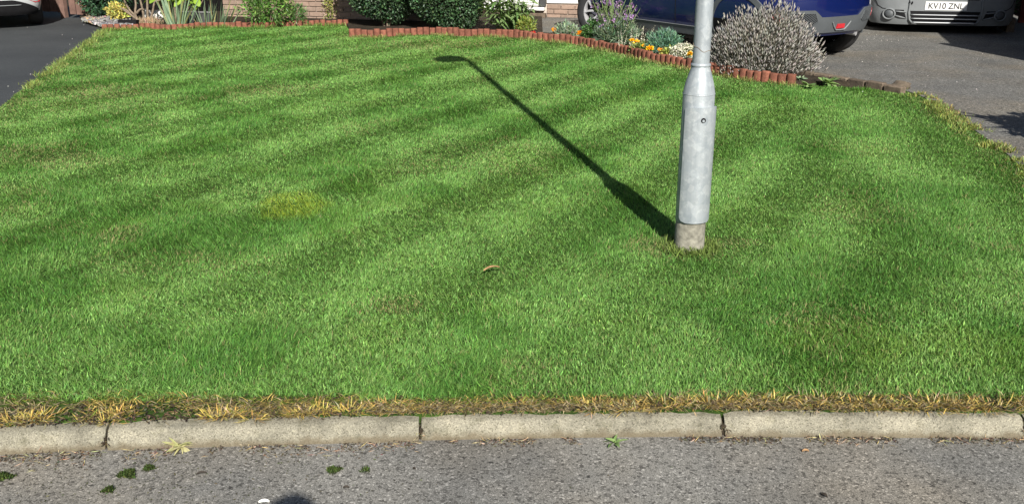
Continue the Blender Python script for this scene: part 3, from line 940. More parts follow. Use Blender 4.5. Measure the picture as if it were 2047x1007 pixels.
# ------------------------------------------------------------------ vehicles
class Perim:
    """outline of a vehicle body seen from above, x forward, y left; s runs from the tail centre over the left side"""
    def __init__(s, a, b, rear, front, din):
        P = []
        rx, ry = rear; fx, fy = front
        for t in np.linspace(0, PI / 2, 26):
            P.append((-a + rx * (1 - math.cos(t) ** .8) if False else -a + rx - rx * math.cos(t) ** .85, (b - ry) * min(1, t * 0) + (b) * (math.sin(t) ** .85) if ry >= b else (b - ry) + ry * math.sin(t) ** .85))
        if ry < b: P = [(-a, y) for y in np.linspace(0, b - ry, 8)[:-1]] + P
        P += [(x, b) for x in np.linspace(-a + rx, a - fx, 50)[1:-1]]
        Q = []
        for t in np.linspace(PI / 2, 0, 26):
            Q.append((a - fx + fx * math.cos(t) ** .85, (b - fy) + fy * math.sin(t) ** .85))
        if fy < b: Q += [(a, y) for y in np.linspace(b - fy, 0, 8)[1:]]
        P += Q
        P = np.array(P)
        full = np.concatenate([P, (P * np.array([1, -1]))[::-1][1:-1]])
        s.P = full
        d = np.linalg.norm(np.diff(np.vstack([full, full[:1]]), axis=0), axis=1)
        s.S = np.concatenate([[0], np.cumsum(d)]); s.L = s.S[-1]
        T = np.roll(full, -1, 0) - np.roll(full, 1, 0); T = unit(T)
        s.Nn = np.stack([-T[:, 1], T[:, 0]], 1)
        s.a, s.b, s.din = a, b, din
    def inset(s, z):
        zs, ds = zip(*s.din)
        return float(np.interp(z, zs, ds))
    def at(s, q, z, off=0.0):
        q = q % s.L
        cl = lambda A: np.array([np.interp(q, s.S, np.append(A[:, k], A[0, k])) for k in (0, 1)])
        p, n = cl(s.P), cl(s.Nn); n = n / max(np.linalg.norm(n), 1e-9)
        r = p + n * (off - s.inset(z))
        return (r[0], r[1], z)
    def ring(s, z, off=0.0):
        return [tuple((s.P[i] + s.Nn[i] * (off - s.inset(z)))) + (z,) for i in range(len(s.P))]
    def s_of_x(s, x):
        """arc length on the left side where the outline passes x"""
        h = len(s.P) // 2
        return float(np.interp(x, s.P[:h, 0], s.S[:h]))
    def strip(s, q0, q1, zlo, zhi, off, n=40, rows=4, th=.012):
        """plate laid on the body between two arc lengths; zlo / zhi are functions of arc length"""
        mb = MB()
        fo = []
        for o in (0.0, off):
            rr = []
            for k in range(rows + 1):
                rr.append([s.at(q, zlo(q) + (zhi(q) - zlo(q)) * k / rows, o) for q in np.linspace(q0, q1, n)])
            fo.append(rr)
        mb.loft(fo[1], 0, False, False)
        def border(r): return [x[0] for x in r] + r[-1][1:-1] + [x[-1] for x in r[::-1]] + r[0][1:-1][::-1]
        mb.loft([border(fo[0]), border(fo[1])], 0, False)
        return mb

def fix_normals(o):
    bm = bmesh.new(); bm.from_mesh(o.data)
    bmesh.ops.recalc_face_normals(bm, faces=bm.faces[:])
    bm.to_mesh(o.data); bm.free()
    return o

def body_shell(per, zs, parent, mats, axles, arch_r, depth=.42):
    mb = MB().loft([per.ring(z) for z in zs])
    o = fix_normals(mb.build('body', mats, parent))
    cut = MB()
    for ax in axles:
        for sgn in (1, -1):
            cut.lathe([(arch_r, 0), (arch_r, depth)], (ax[0], (per.b - depth + .06) if sgn > 0 else (-per.b - .06), ax[1]), 40, 'y', caps=True)
    c = fix_normals(cut.build('cutter', mats))
    md = o.modifiers.new('arches', 'BOOLEAN'); md.operation = 'DIFFERENCE'; md.object = c; md.solver = 'EXACT'
    bpy.context.view_layer.update()
    dg = bpy.context.evaluated_depsgraph_get()
    me = bpy.data.meshes.new_from_object(o.evaluated_get(dg))
    o.modifiers.clear(); o.data = me
    bpy.data.objects.remove(c)
    for p in me.polygons:
        ctr = p.center
        for ax in axles:
            r_ = math.hypot(ctr.x - ax[0], ctr.z - ax[1])
            if r_ < arch_r + .004 and abs(ctr.y) < per.b - .02 and (abs(r_ - arch_r) < .03 or abs(p.normal.y) > .9):
                p.material_index = 1
    for p in me.polygons:
        if p.center.z < .31 and p.normal.z < -.35: p.material_index = 1
    return sharp(o, 28)

def make_wheel(parent, loc, R, rim, w, spokes=5, steer=0.0, style='loop', sgn=1):
    """axle along local y; outer face towards +y * sgn"""
    e = 1
    hub = MB().lathe([(rim * .9, -w / 2), (rim * .9, w * .1), (.05, w * .12)], (0, 0, 0), 32, 'y')
    wh = hub.build('wheel', M['black_plastic'], parent, loc=loc, rot=(0, 0, steer + (0 if sgn > 0 else PI)))
    t = [(rim, -w / 2), (rim + .02, -w / 2 - .004), (R - .03, -w / 2), (R - .006, -w / 2 + .02), (R, -w / 4), (R, w / 4), (R - .006, w / 2 - .02), (R - .03, w / 2), (rim + .02, w / 2 + .006), (rim + .004, w / 2), (rim, w / 2 - .01)]
    sharp(MB().lathe(t, n=56, axis='y').build('tyre', M['rubber'], wh), 40)
    mb = MB().lathe([(rim + .004, w / 2 - .004), (rim + .003, w / 2 + .004), (rim - .008, w / 2 + .004), (rim - .016, w / 2 - .012), (rim - .02, 0)], n=48, axis='y')
    mb.lathe([(.001, w / 2 - .004), (.028, w / 2 - .006), (.032, w / 2 - .014), (.06, w / 2 - .02), (.065, w / 2 - .05)], n=24, axis='y')
    def sp(a0, r0, a1, r1, wa, wb):
        pts = []
        for k, f in enumerate((0, .35, .7, 1)):
            r = r0 + (r1 - r0) * f; a = a0 + (a1 - a0) * (f ** 1.35)
            wd = wa + (wb - wa) * f
            y = w / 2 - .022 + .016 * f
            ctr = Vector((r * math.cos(a), y, r * math.sin(a))); tt = Vector((-math.sin(a), 0, math.cos(a)))
            pts.append([ctr - tt * wd, ctr - tt * wd * .7 + Vector((0, .012, 0)), ctr + tt * wd * .7 + Vector((0, .012, 0)), ctr + tt * wd, ctr + tt * wd + Vector((0, -.03, 0)), ctr - tt * wd + Vector((0, -.03, 0))])
        mb.loft(pts)
    for k in range(spokes):
        a = 2 * PI * k / spokes + .33
        if style == 'loop':
            sp(a - .10, .045, a - .36, rim - .004, .017, .013); sp(a + .10, .045, a + .36, rim - .004, .017, .013)
        else:
            sp(a, .04, a, rim - .004, .03, .026)
    sharp(mb.build('rim', M['alloy'], wh), 40)
    MB().lathe([(.001, w / 2 - .045), (rim * .78, w / 2 - .05), (rim * .78, w / 2 - .06)], n=32, axis='y').build('brake_disc', M['trough'], wh)
    return wh

def cabin(parent, x0, x1, b, z0, z1, rake0, rake1, paint):
    mb = MB()
    def rg(x_0, x_1, hw, z): return [(x_0, -hw, z), (x_0 + .12, -hw - .03, z), (x_1 - .12, -hw - .03, z), (x_1, -hw, z), (x_1, hw, z), (x_1 - .12, hw + .03, z), (x_0 + .12, hw + .03, z), (x_0, hw, z)]
    mb.loft([rg(x0, x1, b - .1, z0), rg(x0 + rake0, x1 - rake1, b - .24, z1 - .06)], 0, True)
    g = sharp(mb.build('windows', M['glass_dark'], parent), 30)
    sharp(MB().loft([rg(x0 + rake0 - .02, x1 - rake1 + .02, b - .23, z1 - .07), rg(x0 + rake0 + .1, x1 - rake1 - .1, b - .3, z1)]).build('roof', paint, parent), 30)

# --- blue car, tail towards the road, front turned to the house
TH = math.radians(57.0)
u_ = Vector((math.cos(TH), -math.sin(TH), 0))                     # from front to tail
fwd = -u_
FW = Vector((1.05, 12.58, 0))                                      # ground below the near front wheel's outer face
A_, B_ = 2.02, .875
AXF, AXR, TR = 1.18, -1.33, .86
left = Vector((-fwd.y, fwd.x, 0))
origin = FW - fwd * AXF - left * TR
blue = thing('blue_car', 'dark blue car with grey lower bumper parked behind the lavender', 'car', (origin.x, origin.y, Z_DR), math.atan2(fwd.y, fwd.x))
per = Perim(A_, B_, (.62, .86), (.80, .86), [(.20, .11), (.26, .085), (.30, .07), (.34, .045), (.45, .018), (.58, 0), (.75, .0), (.88, .03), (.98, .09), (1.02, .16)])
WR = .338
body_shell(per, [.30, .34, .45, .58, .75, .88, .98, 1.02], blue, [M['blue_paint'], M['black_plastic']], [(AXF, WR), (AXR, WR)], .392)
cabin(blue, -1.75, 1.05, B_, .98, 1.56, .35, .75, M['blue_paint'])
for x_, sgn, st in ((AXF, 1, math.radians(30)), (AXF, -1, math.radians(30)), (AXR, 1, 0), (AXR, -1, 0)):
    yy = (TR - .11) * sgn - (.05 * sgn if st else .02 * sgn)
    make_wheel(blue, (x_, yy, WR), WR, .226, .21, 5, st, 'loop', sgn)
for x_ in (AXF, AXR):
    for sgn in (1, -1):
        rings = []
        for a in np.linspace(-.18, PI + .18, 36):
            cx, cz = math.cos(a), math.sin(a)
            yo = lambda r, o: sgn * per.at(per.s_of_x(x_ + cx * r), max(.26, WR + cz * r), o)[1]
            pts = [(x_ + cx * .372, yo(.38, -.03), WR + cz * .372), (x_ + cx * .374, yo(.39, .012), WR + cz * .374), (x_ + cx * .43, yo(.43, .012), WR + cz * .43), (x_ + cx * .437, yo(.437, -.02), WR + cz * .437)]
            rings.append(pts if sgn > 0 else pts[::-1])
        sharp(fix_normals(MB().loft(rings).build('arch_trim', M['grey_plastic'], blue)), 40)
# sills
sa, sb = per.s_of_x(AXR + .41), per.s_of_x(AXF - .41)
for sgn in (1, -1):
    q0, q1 = (sa, sb) if sgn > 0 else (per.L - sb, per.L - sa)
    sharp(fix_normals(per.strip(q0, q1, lambda q: .225, lambda q: .325, .04, 30, 3).build('sill', M['van_plastic'], blue)), 40)
mbs = MB()
for x_ in (-.35, .62):
    for z in np.arange(.34, .96, .04):
        p = per.at(per.s_of_x(x_ - (.1 if x_ < 0 else .02) * (z - .34)), z + .02, .0012); mbs.box(p, (.007, .004, .042))
mbs.build('door_seam', M['black_plastic'], blue)
# rear valance: q = arc length from the tail centre, positive on the left (near) side
def vtop(q):
    q = abs(q)
    return .50 + .075 * np.clip((q - .30) / .10, 0, 1) - .05 * np.clip((q - .72) / .3, 0, 1)
def vlow(q):
    q = abs(q)
    return .335 - .02 * np.clip((q - .3) / .3, 0, 1)
VE = per.s_of_x(AXR - .40)
sharp(fix_normals(per.strip(-VE, VE, vlow, vtop, .018, 90, 6).build('rear_valance', M['grey_plastic'], blue)), 35)
for sg in (1, -1):
    # hexagonal mesh insert and its frame
    pts = [(.34, .455), (.39, .545), (.64, .55), (.70, .50), (.64, .43), (.40, .425)]
    mb = MB(); cq = sum(p[0] for p in pts) / 6; cz = sum(p[1] for p in pts) / 6
    ring_o = []
    for i in range(6):
        a, b = pts[i], pts[(i + 1) % 6]
        for f in np.linspace(0, 1, 7)[:-1]:
            ring_o.append((a[0] + (b[0] - a[0]) * f, a[1] + (b[1] - a[1]) * f))
    S_ = lambda q, z, o: per.at(sg * q, z, o)
    def inset(k): return [(cq + (q - cq) * k, cz + (z - cz) * k) for q, z in ring_o]
    rr = [[S_(q, z, o) for q, z in inset(k)] for k, o in ((1.0, .016), (.99, .024), (.93, .024), (.92, .0185))]
    mb.loft(rr if sg > 0 else [r[::-1] for r in rr], 0, False)
    fr = fix_normals(mb.build('mesh_frame', M['grey_plastic'], blue))
    mb = MB(); rr = [[S_(q, z, .0192) for q, z in inset(k)] for k in (.95, .6, .3, .02)]
    mb.loft(rr, 0, False); fix_normals(mb.build('mesh_back', M['black_plastic'], fr))
    mb = MB()
    from_poly = lambda q, z: in_poly(np.array([[q, z]]), inset(.93))[0]
    for sl in (1, -1):
        for c0 in np.arange(-.5, 1.6, .034):
            run = []
            for q in np.arange(.32, .74, .012):
                z = .40 + sl * (q - .54) * .62 + (c0 - .5) * .62
                if from_poly(q, z): run.append(S_(q, z, .0225))
                else:
                    if len(run) > 1: mb.tube(run, .0028, 4)
                    run = []
            if len(run) > 1: mb.tube(run, .0028, 4)
    mb.build('lattice', M['grey_plastic'], fr)
    # round reflector at the outer end of the insert
    mb = MB()
    for r0, r1, mi in ((.05, .0, 0),):
        rg = []
        for k, o in ((1, .016), (.95, .03), (.6, .036), (.05, .038)):
            rg.append([S_(.80 + .058 * k * math.cos(a), .49 + .055 * k * math.sin(a), o) for a in np.linspace(0, 2 * PI, 21)[:-1]])
        mb.loft(rg if sg > 0 else [r[::-1] for r in rg])
    sharp(fix_normals(mb.build('reflector', M['red_lens'], blue)), 40)
# central fog lamp with its chevron frame
mb = MB(); rg = [[per.at(q, z, o) for q, z in ((-.06, .375), (.07, .375), (.06, .425), (-.05, .425))] for o in (.016, .03)]
fix_normals(mb.loft(rg).build('fog_lamp', M['red_lens'], blue))
mb = MB()
for sg in (1, -1):
    mb.tube([per.at(sg * q, z, .026) for q, z in ((.0, .358), (.07, .362), (.11, .40), (.145, .445))], [.007, .008, .008, .005], 6)
mb.build('lamp_frame', M['van_plastic'], blue)
mb = MB(); mb.tube([per.at(-.42, .30, -.12), per.at(-.42, .29, .01)], .028, 14); mb.build('exhaust', M['alloy'], blue)
MB().box((-1.55, .35, .30), (.3, .5, .12), .2, .02).build('silencer', M['trough'], blue)

# --- grey van facing the road
vf = Vector((-.224, -.974, 0))
VA, VB = 2.35, .91
vc = Vector((5.83, 13.15, 0)) - vf * VA
van = thing('grey_van', 'grey van with pale number plate facing the lawn beside the fence', 'van', (vc.x, vc.y, Z_DR - .085), math.atan2(vf.y, vf.x))
vp = Perim(VA, VB, (.2, .2), (.34, .62), [(.18, .06), (.22, .02), (.30, .0), (.62, .0), (.66, .015), (.9, .05), (1.1, .12), (1.25, .3)])
body_shell(vp, [.19, .22, .30, .45, .62, .66, .9, 1.1], van, [M['van_paint'], M['black_plastic']], [(1.42, .41), (-1.6, .41)], .38)
cabin(van, -2.3, 1.9, VB, 1.08, 1.95, .05, .95, M['van_paint'])
for x_ in (1.42, -1.6):
    for sgn in (1, -1):
        make_wheel(van, (x_, (VB - .12) * sgn, .415), .33, .21, .2, 6, 0, 'plain', sgn)
H_ = vp.L / 2                                                       # arc length of the nose centre
def nose(q, z, o): return vp.at(H_ - q, z, o)                       # q positive on the van's left = right in the photograph ... mirrored below
sharp(fix_normals(vp.strip(H_ - 1.25, H_ + 1.25, lambda q: .20, lambda q: .645, .022, 90, 6).build('bumper', M['van_plastic'], van)), 35)
def patch(qs, off0, off1, mat, name, par, flat=False):
    mb = MB(); rg = [[nose(q, z, o) for q, z in qs] for o in (off0, off1)]
    return fix_normals(mb.loft(rg).build(name, mat, par))
# the van's left side (q > 0) stands on the right of the photograph
def dense(p, n=8):
    r = []
    for i in range(len(p)):
        a, b = p[i], p[(i + 1) % len(p)]
        for f in np.linspace(0, 1, n + 1)[:-1]: r.append((a[0] + (b[0] - a[0]) * f, a[1] + (b[1] - a[1]) * f))
    return r
def grille(z0, z1, hw0, hw1, bars, name):
    mb = MB()
    rows = []
    for k in range(7):
        z = z0 + (z1 - z0) * k / 6; hw = hw0 + (hw1 - hw0) * k / 6
        rows.append([nose(-hw + 2 * hw * i / 24, z, .0235) for i in range(25)])
    mb.loft(rows, 0, False, False)
    g = fix_normals(mb.build(name, M['black_plastic'], van))
    for zb, rb in bars:
        hw = hw0 + (hw1 - hw0) * (zb - z0) / (z1 - z0)
        MB().tube([nose(-hw + 2 * hw * i / 24, zb, .03) for i in range(25)], rb, 8).build('bar', M['van_paint'], g, True)
    return g
grille(.215, .385, .40, .44, [(.232, .012), (.285, .009), (.335, .009)], 'lower_grille')
grille(.535, .63, .40, .42, [(.548, .008)], 'upper_grille')
# raised frame running down beside the grille and along under it
for sg in (1, -1):
    MB().tube([nose(sg * q, z, .028) for q, z in ((.455, .64), (.45, .5), (.455, .36), (.44, .27), (.40, .225), (.34, .212))], [.016, .016, .015, .014, .013, .010], 8).build('grille_frame', M['van_plastic'], van, True)
    # fog lamp cover: ring, disc and two fins
    fq, fz = .70, .335
    mb = MB()
    mb.tube([nose(sg * (fq + .075 * math.cos(a)), fz + .068 * math.sin(a), .03) for a in np.linspace(0, 2 * PI, 25)], .012, 8, caps=False)
    ring_ = mb.build('fog_ring', M['van_plastic'], van, True)
    rg = [[nose(sg * (fq + r * math.cos(a)), fz + r * .92 * math.sin(a), o) for a in np.linspace(0, 2 * PI, 25)[:-1]] for r, o in ((.066, .023), (.058, .024), (.055, .034), (.01, .036))]
    fix_normals(MB().loft(rg).build('fog_cover', M['grey_plastic'], ring_, True))
    rg = dense([(sg * .63, .395), (sg * .52, .395), (sg * .475, .275), (sg * .62, .305)], 5)
    mb = MB(); mb.loft([[nose(q, z, .0235) for q, z in rg], [nose(sum(a[0] for a in rg) / len(rg) + (q - sum(a[0] for a in rg) / len(rg)) * .05, .345, .0237) for q, z in rg]], 0, False)
    fix_normals(mb.build('fog_recess', M['black_plastic'], ring_))
    for za, zb, r in ((.372, .366, .011), (.318, .285, .012)):
        MB().tube([nose(sg * .63, za, .028), nose(sg * .56, (za + zb) / 2, .03), nose(sg * .485, zb, .027)], [r, r, r * .5], 8).build('fin', M['van_plastic'], ring_, True)
    MB().tube([nose(sg * q, z, .0215) for q, z in ((.93, .60), (.90, .50), (.86, .44), (.79, .405), (.72, .40))], .006, 6).build('bumper_seam', M['black_plastic'], van)
pl = patch(dense([(-.262, .400), (.262, .400), (.262, .512), (-.262, .512)], 6), .02, .03, M['plate'], 'number_plate', van)
cu = bpy.data.curves.new('plate_text', 'FONT')
cu.body = 'KV10 ZNL'; cu.size = .112; cu.align_x = 'CENTER'; cu.align_y = 'CENTER'; cu.extrude = .0008; cu.offset = .0012
to = bpy.data.objects.new('plate_text', cu); COL.objects.link(to)
bpy.context.view_layer.update()
tm = bpy.data.meshes.new_from_object(to.evaluated_get(bpy.context.evaluated_depsgraph_get()))
bpy.data.objects.remove(to)
co = np.empty(len(tm.vertices) * 3); tm.vertices.foreach_get('co', co); co = co.reshape(-1, 3)
wx = co[:, 0].max() - co[:, 0].min(); hx = co[:, 1].max() - co[:, 1].min()
sx, sy = .44 / wx, .078 / hx
cx0 = (co[:, 0].max() + co[:, 0].min()) / 2; cy0 = (co[:, 1].max() + co[:, 1].min()) / 2
for i, v in enumerate(tm.vertices):
    q = (co[i, 0] - cx0) * sx; z = .456 + (co[i, 1] - cy0) * sy
    v.co = nose(q, z, .0312 + (.0006 if co[i, 2] > 0 else 0))
tm.materials.clear(); tm.materials.append(M['plate_ink'])
link('plate_lettering', tm, pl)
mb = MB()
for k in range(5):
    mb.box(nose(-.44 + random.uniform(-.02, .02), .50 + random.uniform(-.02, .015), .036), (.02, .012, .02), random.random() * 3)
mb.build('tow_clip', M['black_plastic'], van)

# --- white car on the left, tail towards the road
wf = Vector((-.46, .888, 0)); wf.normalize()
wc = Vector((-7.5, 13.6, 0)) + wf * 2.1
wht = thing('white_car', 'white car with black lower bumper at the left edge', 'car', (wc.x, wc.y, Z_DL), math.atan2(wf.y, wf.x))
wp = Perim(2.1, .90, (.42, .80), (.7, .85), [(.18, .10), (.24, .05), (.34, .02), (.55, 0), (.8, .0), (.95, .08), (1.0, .14)])
body_shell(wp, [.19, .24, .34, .55, .8, .95, 1.0], wht, [M['white_car'], M['black_plastic']], [(1.25, .33), (-1.3, .33)], .375)
cabin(wht, -1.9, 1.0, .9, .97, 1.5, .3, .8, M['white_car'])
for x_ in (1.25, -1.3):
    for sgn in (1, -1):
        make_wheel(wht, (x_, .78 * sgn, .33), .33, .216, .2, 5, 0, 'loop', sgn)
# black diffuser, narrower towards the sides
def dtop(q): q = abs(q); return .405 - .14 * np.clip((q - .50) / .42, 0, 1) ** 1.3
def dlow(q): return .19
sharp(fix_normals(wp.strip(-.93, .93, dlow, dtop, .012, 70, 6).build('lower_bumper', M['black_plastic'], wht)), 35)
MB().tube([wp.at(q, .335, .018) for q in np.linspace(-.62, .62, 30)], .006, 6).build('trim_strip', M['van_plastic'], wht, True)
for sg in (1, -1):
    mb = MB(); rg = [[wp.at(sg * q, z, o) for q, z in ((.72, .408), (1.0, .402), (.94, .362), (.84, .358))] for o in (-.004, .008)]
    fix_normals(mb.loft(rg).build('reflector', M['red_lens'], wht))

# ------------------------------------------------------------------ plants
def shell_points(n, c, r, lo=-1.0, inner=.55, lump=.16, seed=0):
    """points in the outer part of a lumpy ellipsoid"""
    D = unit(rng.normal(size=(n * 2, 3)))
    D = D[D[:, 2] > lo][:n]
    k = inner + (1 - inner) * rng.random(len(D)) ** .55
    l = 1 + lump * (np.sin(D[:, 0] * 6 + seed) * np.cos(D[:, 1] * 5 + seed * 2) + .6 * np.sin(D[:, 2] * 9 + D[:, 0] * 4 + seed))
    return np.array(c) + D * np.array(r) * (k * l)[:, None], D

def bush(name, label, cat, base, r, zc, n, L, W, col, var=.3, stems=7, lo=-1.0, inner=.5, lump=.16, outw=.6, upw=.25, group=None, mat='leaf', stem_col='bark', droop=0.0, core=0, part='foliage'):
    root = thing(name, label, 'plant', base, 0, group)
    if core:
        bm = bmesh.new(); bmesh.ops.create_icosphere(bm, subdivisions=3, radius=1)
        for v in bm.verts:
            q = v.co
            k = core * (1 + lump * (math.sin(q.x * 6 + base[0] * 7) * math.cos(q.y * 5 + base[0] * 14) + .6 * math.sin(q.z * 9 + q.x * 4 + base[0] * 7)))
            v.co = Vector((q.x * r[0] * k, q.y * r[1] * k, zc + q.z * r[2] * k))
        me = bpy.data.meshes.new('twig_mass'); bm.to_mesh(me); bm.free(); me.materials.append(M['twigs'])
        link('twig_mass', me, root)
    c = (base[0], base[1], base[2] + zc)
    P, D = shell_points(n, c, r, lo, inner, lump, seed=base[0] * 7)
    P[:, 2] = np.maximum(P[:, 2], base[2] + .005)
    dirs = D * outw + rng.normal(size=P.shape) * .6 + np.array([0, 0, upw])
    Ls = L * (.65 + .7 * rng.random(len(P)))
    np_obj(part, leaf_arrays(P, dirs, Ls, W * (.7 + .6 * rng.random(len(P))), tints(len(P), col, var), .2, droop), M[mat], root)
    if stems:
        mb = MB()
        for k in range(stems):
            a = 2 * PI * k / stems + random.random(); q = random.uniform(.3, .75)
            e = (c[0] + math.cos(a) * r[0] * q, c[1] + math.sin(a) * r[1] * q, c[2] + r[2] * random.uniform(-.1, .6))
            b0 = (base[0] + math.cos(a) * .03, base[1] + math.sin(a) * .03, base[2] - .02)
            m_ = tuple((b0[i] + e[i]) / 2 + random.uniform(-.03, .03) for i in range(3))
            mb.tube([b0, m_, e], [.011, .008, .003], 5)
        mb.build('stem', M[stem_col], root, world_=True)
    return root

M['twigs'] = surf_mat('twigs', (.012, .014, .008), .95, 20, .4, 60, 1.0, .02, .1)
def at(px, py, z=Z_BED): return tuple(G(px, py, z))
def behind(px, r, z=Z_BED):
    """spot of the bed seen in photo column px whose distance to the edging is r"""
    for py in np.arange(175, 40, -.25):
        p = G(px, py, z)
        if p.y > np.interp(p.x, PR[:, 0], PR[:, 1]) and path_dist(np.array([[p.x, p.y]]), PR)[0] >= r:
            return tuple(p)
    return tuple(p)

# clipped evergreen mounds before the house
bush('evergreen_mound', 'dark green clipped shrub mound against the brick wall, left of the pair', 'plant', (-1.80, 13.95, Z_BED), (.66, .50, .96), 1.0, 26000, .038, .022, (.042, .082, .037), .45, 9, core=.86, inner=.84, lump=.07, group='clipped evergreen mounds')
bush('evergreen_mound', 'larger dark green clipped shrub mound, right of the pair', 'plant', (-.86, 13.5, Z_BED), (.63, .48, .90), .86, 26000, .036, .021, (.047, .092, .04), .45, 9, core=.86, inner=.84, lump=.06, group='clipped evergreen mounds')
# conifer and small shrubs on the left
bush('dark_conifer', 'dark evergreen shrub overhanging the slate chippings by the gate', 'plant', at(220, 37), (.40, .34, .55), .47, 6500, .05, .022, (.028, .07, .034), .5, 6, core=.6, inner=.6, lump=.2, droop=.3)
bush('pale_climber', 'yellow green sprays of a shrub hanging before the gate', 'plant', at(178, 36), (.16, .12, .30), .48, 420, .045, .022, (.13, .19, .05), .3, 4, inner=.3, droop=.2)
bush('variegated_shrub', 'small yellow variegated shrub on the slate chippings', 'plant', at(238, 45), (.15, .12, .13), .16, 520, .045, .026, (.42, .38, .10), .25, 5, inner=.3)
bush('green_shrub', 'leafy mid green shrub growing in front of the brick wall', 'plant', at(538, 50), (.36, .22, .30), .26, 2600, .07, .018, (.085, .17, .035), .35, 10, inner=.3, lump=.2)
bush('low_herb', 'low feathery green herb right of the leafy shrub', 'plant', at(594, 48), (.14, .12, .16), .13, 700, .055, .013, (.07, .15, .04), .3, 6, inner=.2)
# climber on the wall, a narrow column
root = thing('wall_climber', 'narrow yellow green climber up the brick wall at the shadow edge', 'plant', (-2.78, 14.93, Z_BED))
n = 620
P = np.stack([-2.80 + rng.normal(0, .045, n) + .03 * np.sin(np.linspace(0, 9, n)), 14.93 + rng.random(n) * .06, Z_BED + rng.random(n) * 1.0], 1)
np_obj('foliage', leaf_arrays(P, rng.normal(size=(n, 3)) + np.array([0, -.7, .2]), .032 + .02 * rng.random(n), .018, tints(n, (.20, .22, .055), .3), .2), M['leaf'], root)
MB().tube([(-2.80, 14.97, 0), (-2.82, 14.98, .4), (-2.79, 14.98, 1.0)], [.008, .006, .003], 5).build('stem', M['bark'], root, world_=True)

def one_leaf(name, L, W, mat, fold=.18, bend=.25, seg=5, taper=1.0, col=(.1, .2, .05)):
    """a single leaf along +x with a folded midrib, arching down; shared by all its copies"""
    V, F = [], []
    for k in range(seg + 1):
        f = k / seg
        w = W * .5 * (math.sin(PI * min(1, f * .92 + .05)) ** .7 if taper == 1 else (1 - f ** 2.2) * (.75 + .25 * min(1, f * 4)))
        x, z = L * f, -bend * L * f * f
        V += [(x, -w, z + fold * w), (x, 0, z), (x, w, z + fold * w)]
    for k in range(seg):
        o_ = k * 3
        F += [(o_, o_ + 3, o_ + 4, o_ + 1), (o_ + 1, o_ + 4, o_ + 5, o_ + 2)]
    me = bpy.data.meshes.new(name); me.from_pydata(V, [], F); me.materials.append(mat)
    me.polygons.foreach_set('use_smooth', [True] * len(F))
    return me

def obj_leaf_mat(name, c0, c1, rough=.45, trans=.25):
    m, t, b, out = nt(name)
    oi = N(t, 'ShaderNodeObjectInfo')
    co = N(t, 'ShaderNodeTexCoord').outputs['Object']
    r = ramp(t, oi.outputs['Random'], [(0, c0), (1, c1)])
    v = ramp(t, noise(t, co, 25, 3), [(.3, (.8, .8, .8)), (.7, (1.15, 1.15, 1.15))])
    c = mixc(t, 1.0, r.outputs[0], v.outputs[0], 'MULTIPLY')
    t.links.new(c, b.inputs['Base Color']); b.inputs['Roughness'].default_value = rough
    tr = N(t, 'ShaderNodeBsdfTranslucent'); t.links.new(mixc(t, 1.0, c, (1.2, 1.2, .5), 'MULTIPLY'), tr.inputs[0])
    mx = N(t, 'ShaderNodeMixShader'); mx.inputs[0].default_value = trans
    t.links.new(b.outputs[0], mx.inputs[1]); t.links.new(tr.outputs[0], mx.inputs[2]); t.links.new(mx.outputs[0], out.inputs[0])
    return m
M['iris'] = obj_leaf_mat('iris_leaf', (.15, .23, .15), (.27, .36, .21))
M['iris_old'] = obj_leaf_mat('iris_old_leaf', (.34, .35, .15), (.42, .38, .2))
M['broad'] = obj_leaf_mat('broad_leaf', (.09, .17, .05), (.21, .29, .12))
M['hydra'] = obj_leaf_mat('hydrangea_leaf', (.17, .29, .03), (.27, .40, .05), .5, .3)
M['docken'] = obj_leaf_mat('dock_leaf', (.11, .20, .06), (.24, .34, .12))
M['shadow_leaf'] = obj_leaf_mat('shadow_shrub_leaf', (.06, .10, .04), (.10, .15, .06))

def iris(label, px, py, w, h, n, lean0, lean1, old=3):
    b = at(px, py)
    root = thing('iris_clump', label, 'plant', b, 0, 'iris clumps behind the edging')
    meshes = [one_leaf('leaf', 1.0, .085, M['iris'], .5, .02, 6, 2) for _ in range(1)]
    mo = one_leaf('leaf', 1.0, .075, M['iris_old'], .5, .12, 6, 2)
    for k in range(n):
        f = k / max(1, n - 1)
        x = (f - .5) * w + random.uniform(-.03, .03)
        tilt = lean0 + (lean1 - lean0) * f + random.uniform(-.10, .10)
        L = h * random.uniform(.55, 1.05)
        ob = link('leaf', meshes[0] if k % 7 or k < 0 else (mo if old > 0 else meshes[0]), root, (x, random.uniform(-.05, .08), -.01))
        # blade axis +x turned upright, leaning sideways by tilt
        ob.rotation_euler = (random.uniform(-.7, .7) + PI / 2 * 0, -(PI / 2 - tilt), 0)
        M3 = Matrix.Rotation(random.uniform(-.25, .25), 3, 'X') @ Matrix.Rotation(-(PI / 2 - tilt), 3, 'Y') @ Matrix.Rotation(random.uniform(-.9, .9), 3, 'X')
        ob.rotation_euler = M3.to_euler()
        ob.scale = (L, L * .55 * random.uniform(.8, 1.2) + .2, L)
    return root
iris('left clump of grey green sword shaped iris leaves with tall yellowing blades', 357, 52, .26, .52, 30, -.42, .52)
iris('sparse middle clump of iris leaves before the dark trough', 411, 51, .20, .40, 15, -.5, .35)
iris('right clump of iris leaves fanning in front of the brick wall', 446, 50, .24, .46, 26, -.12, .55, 2)

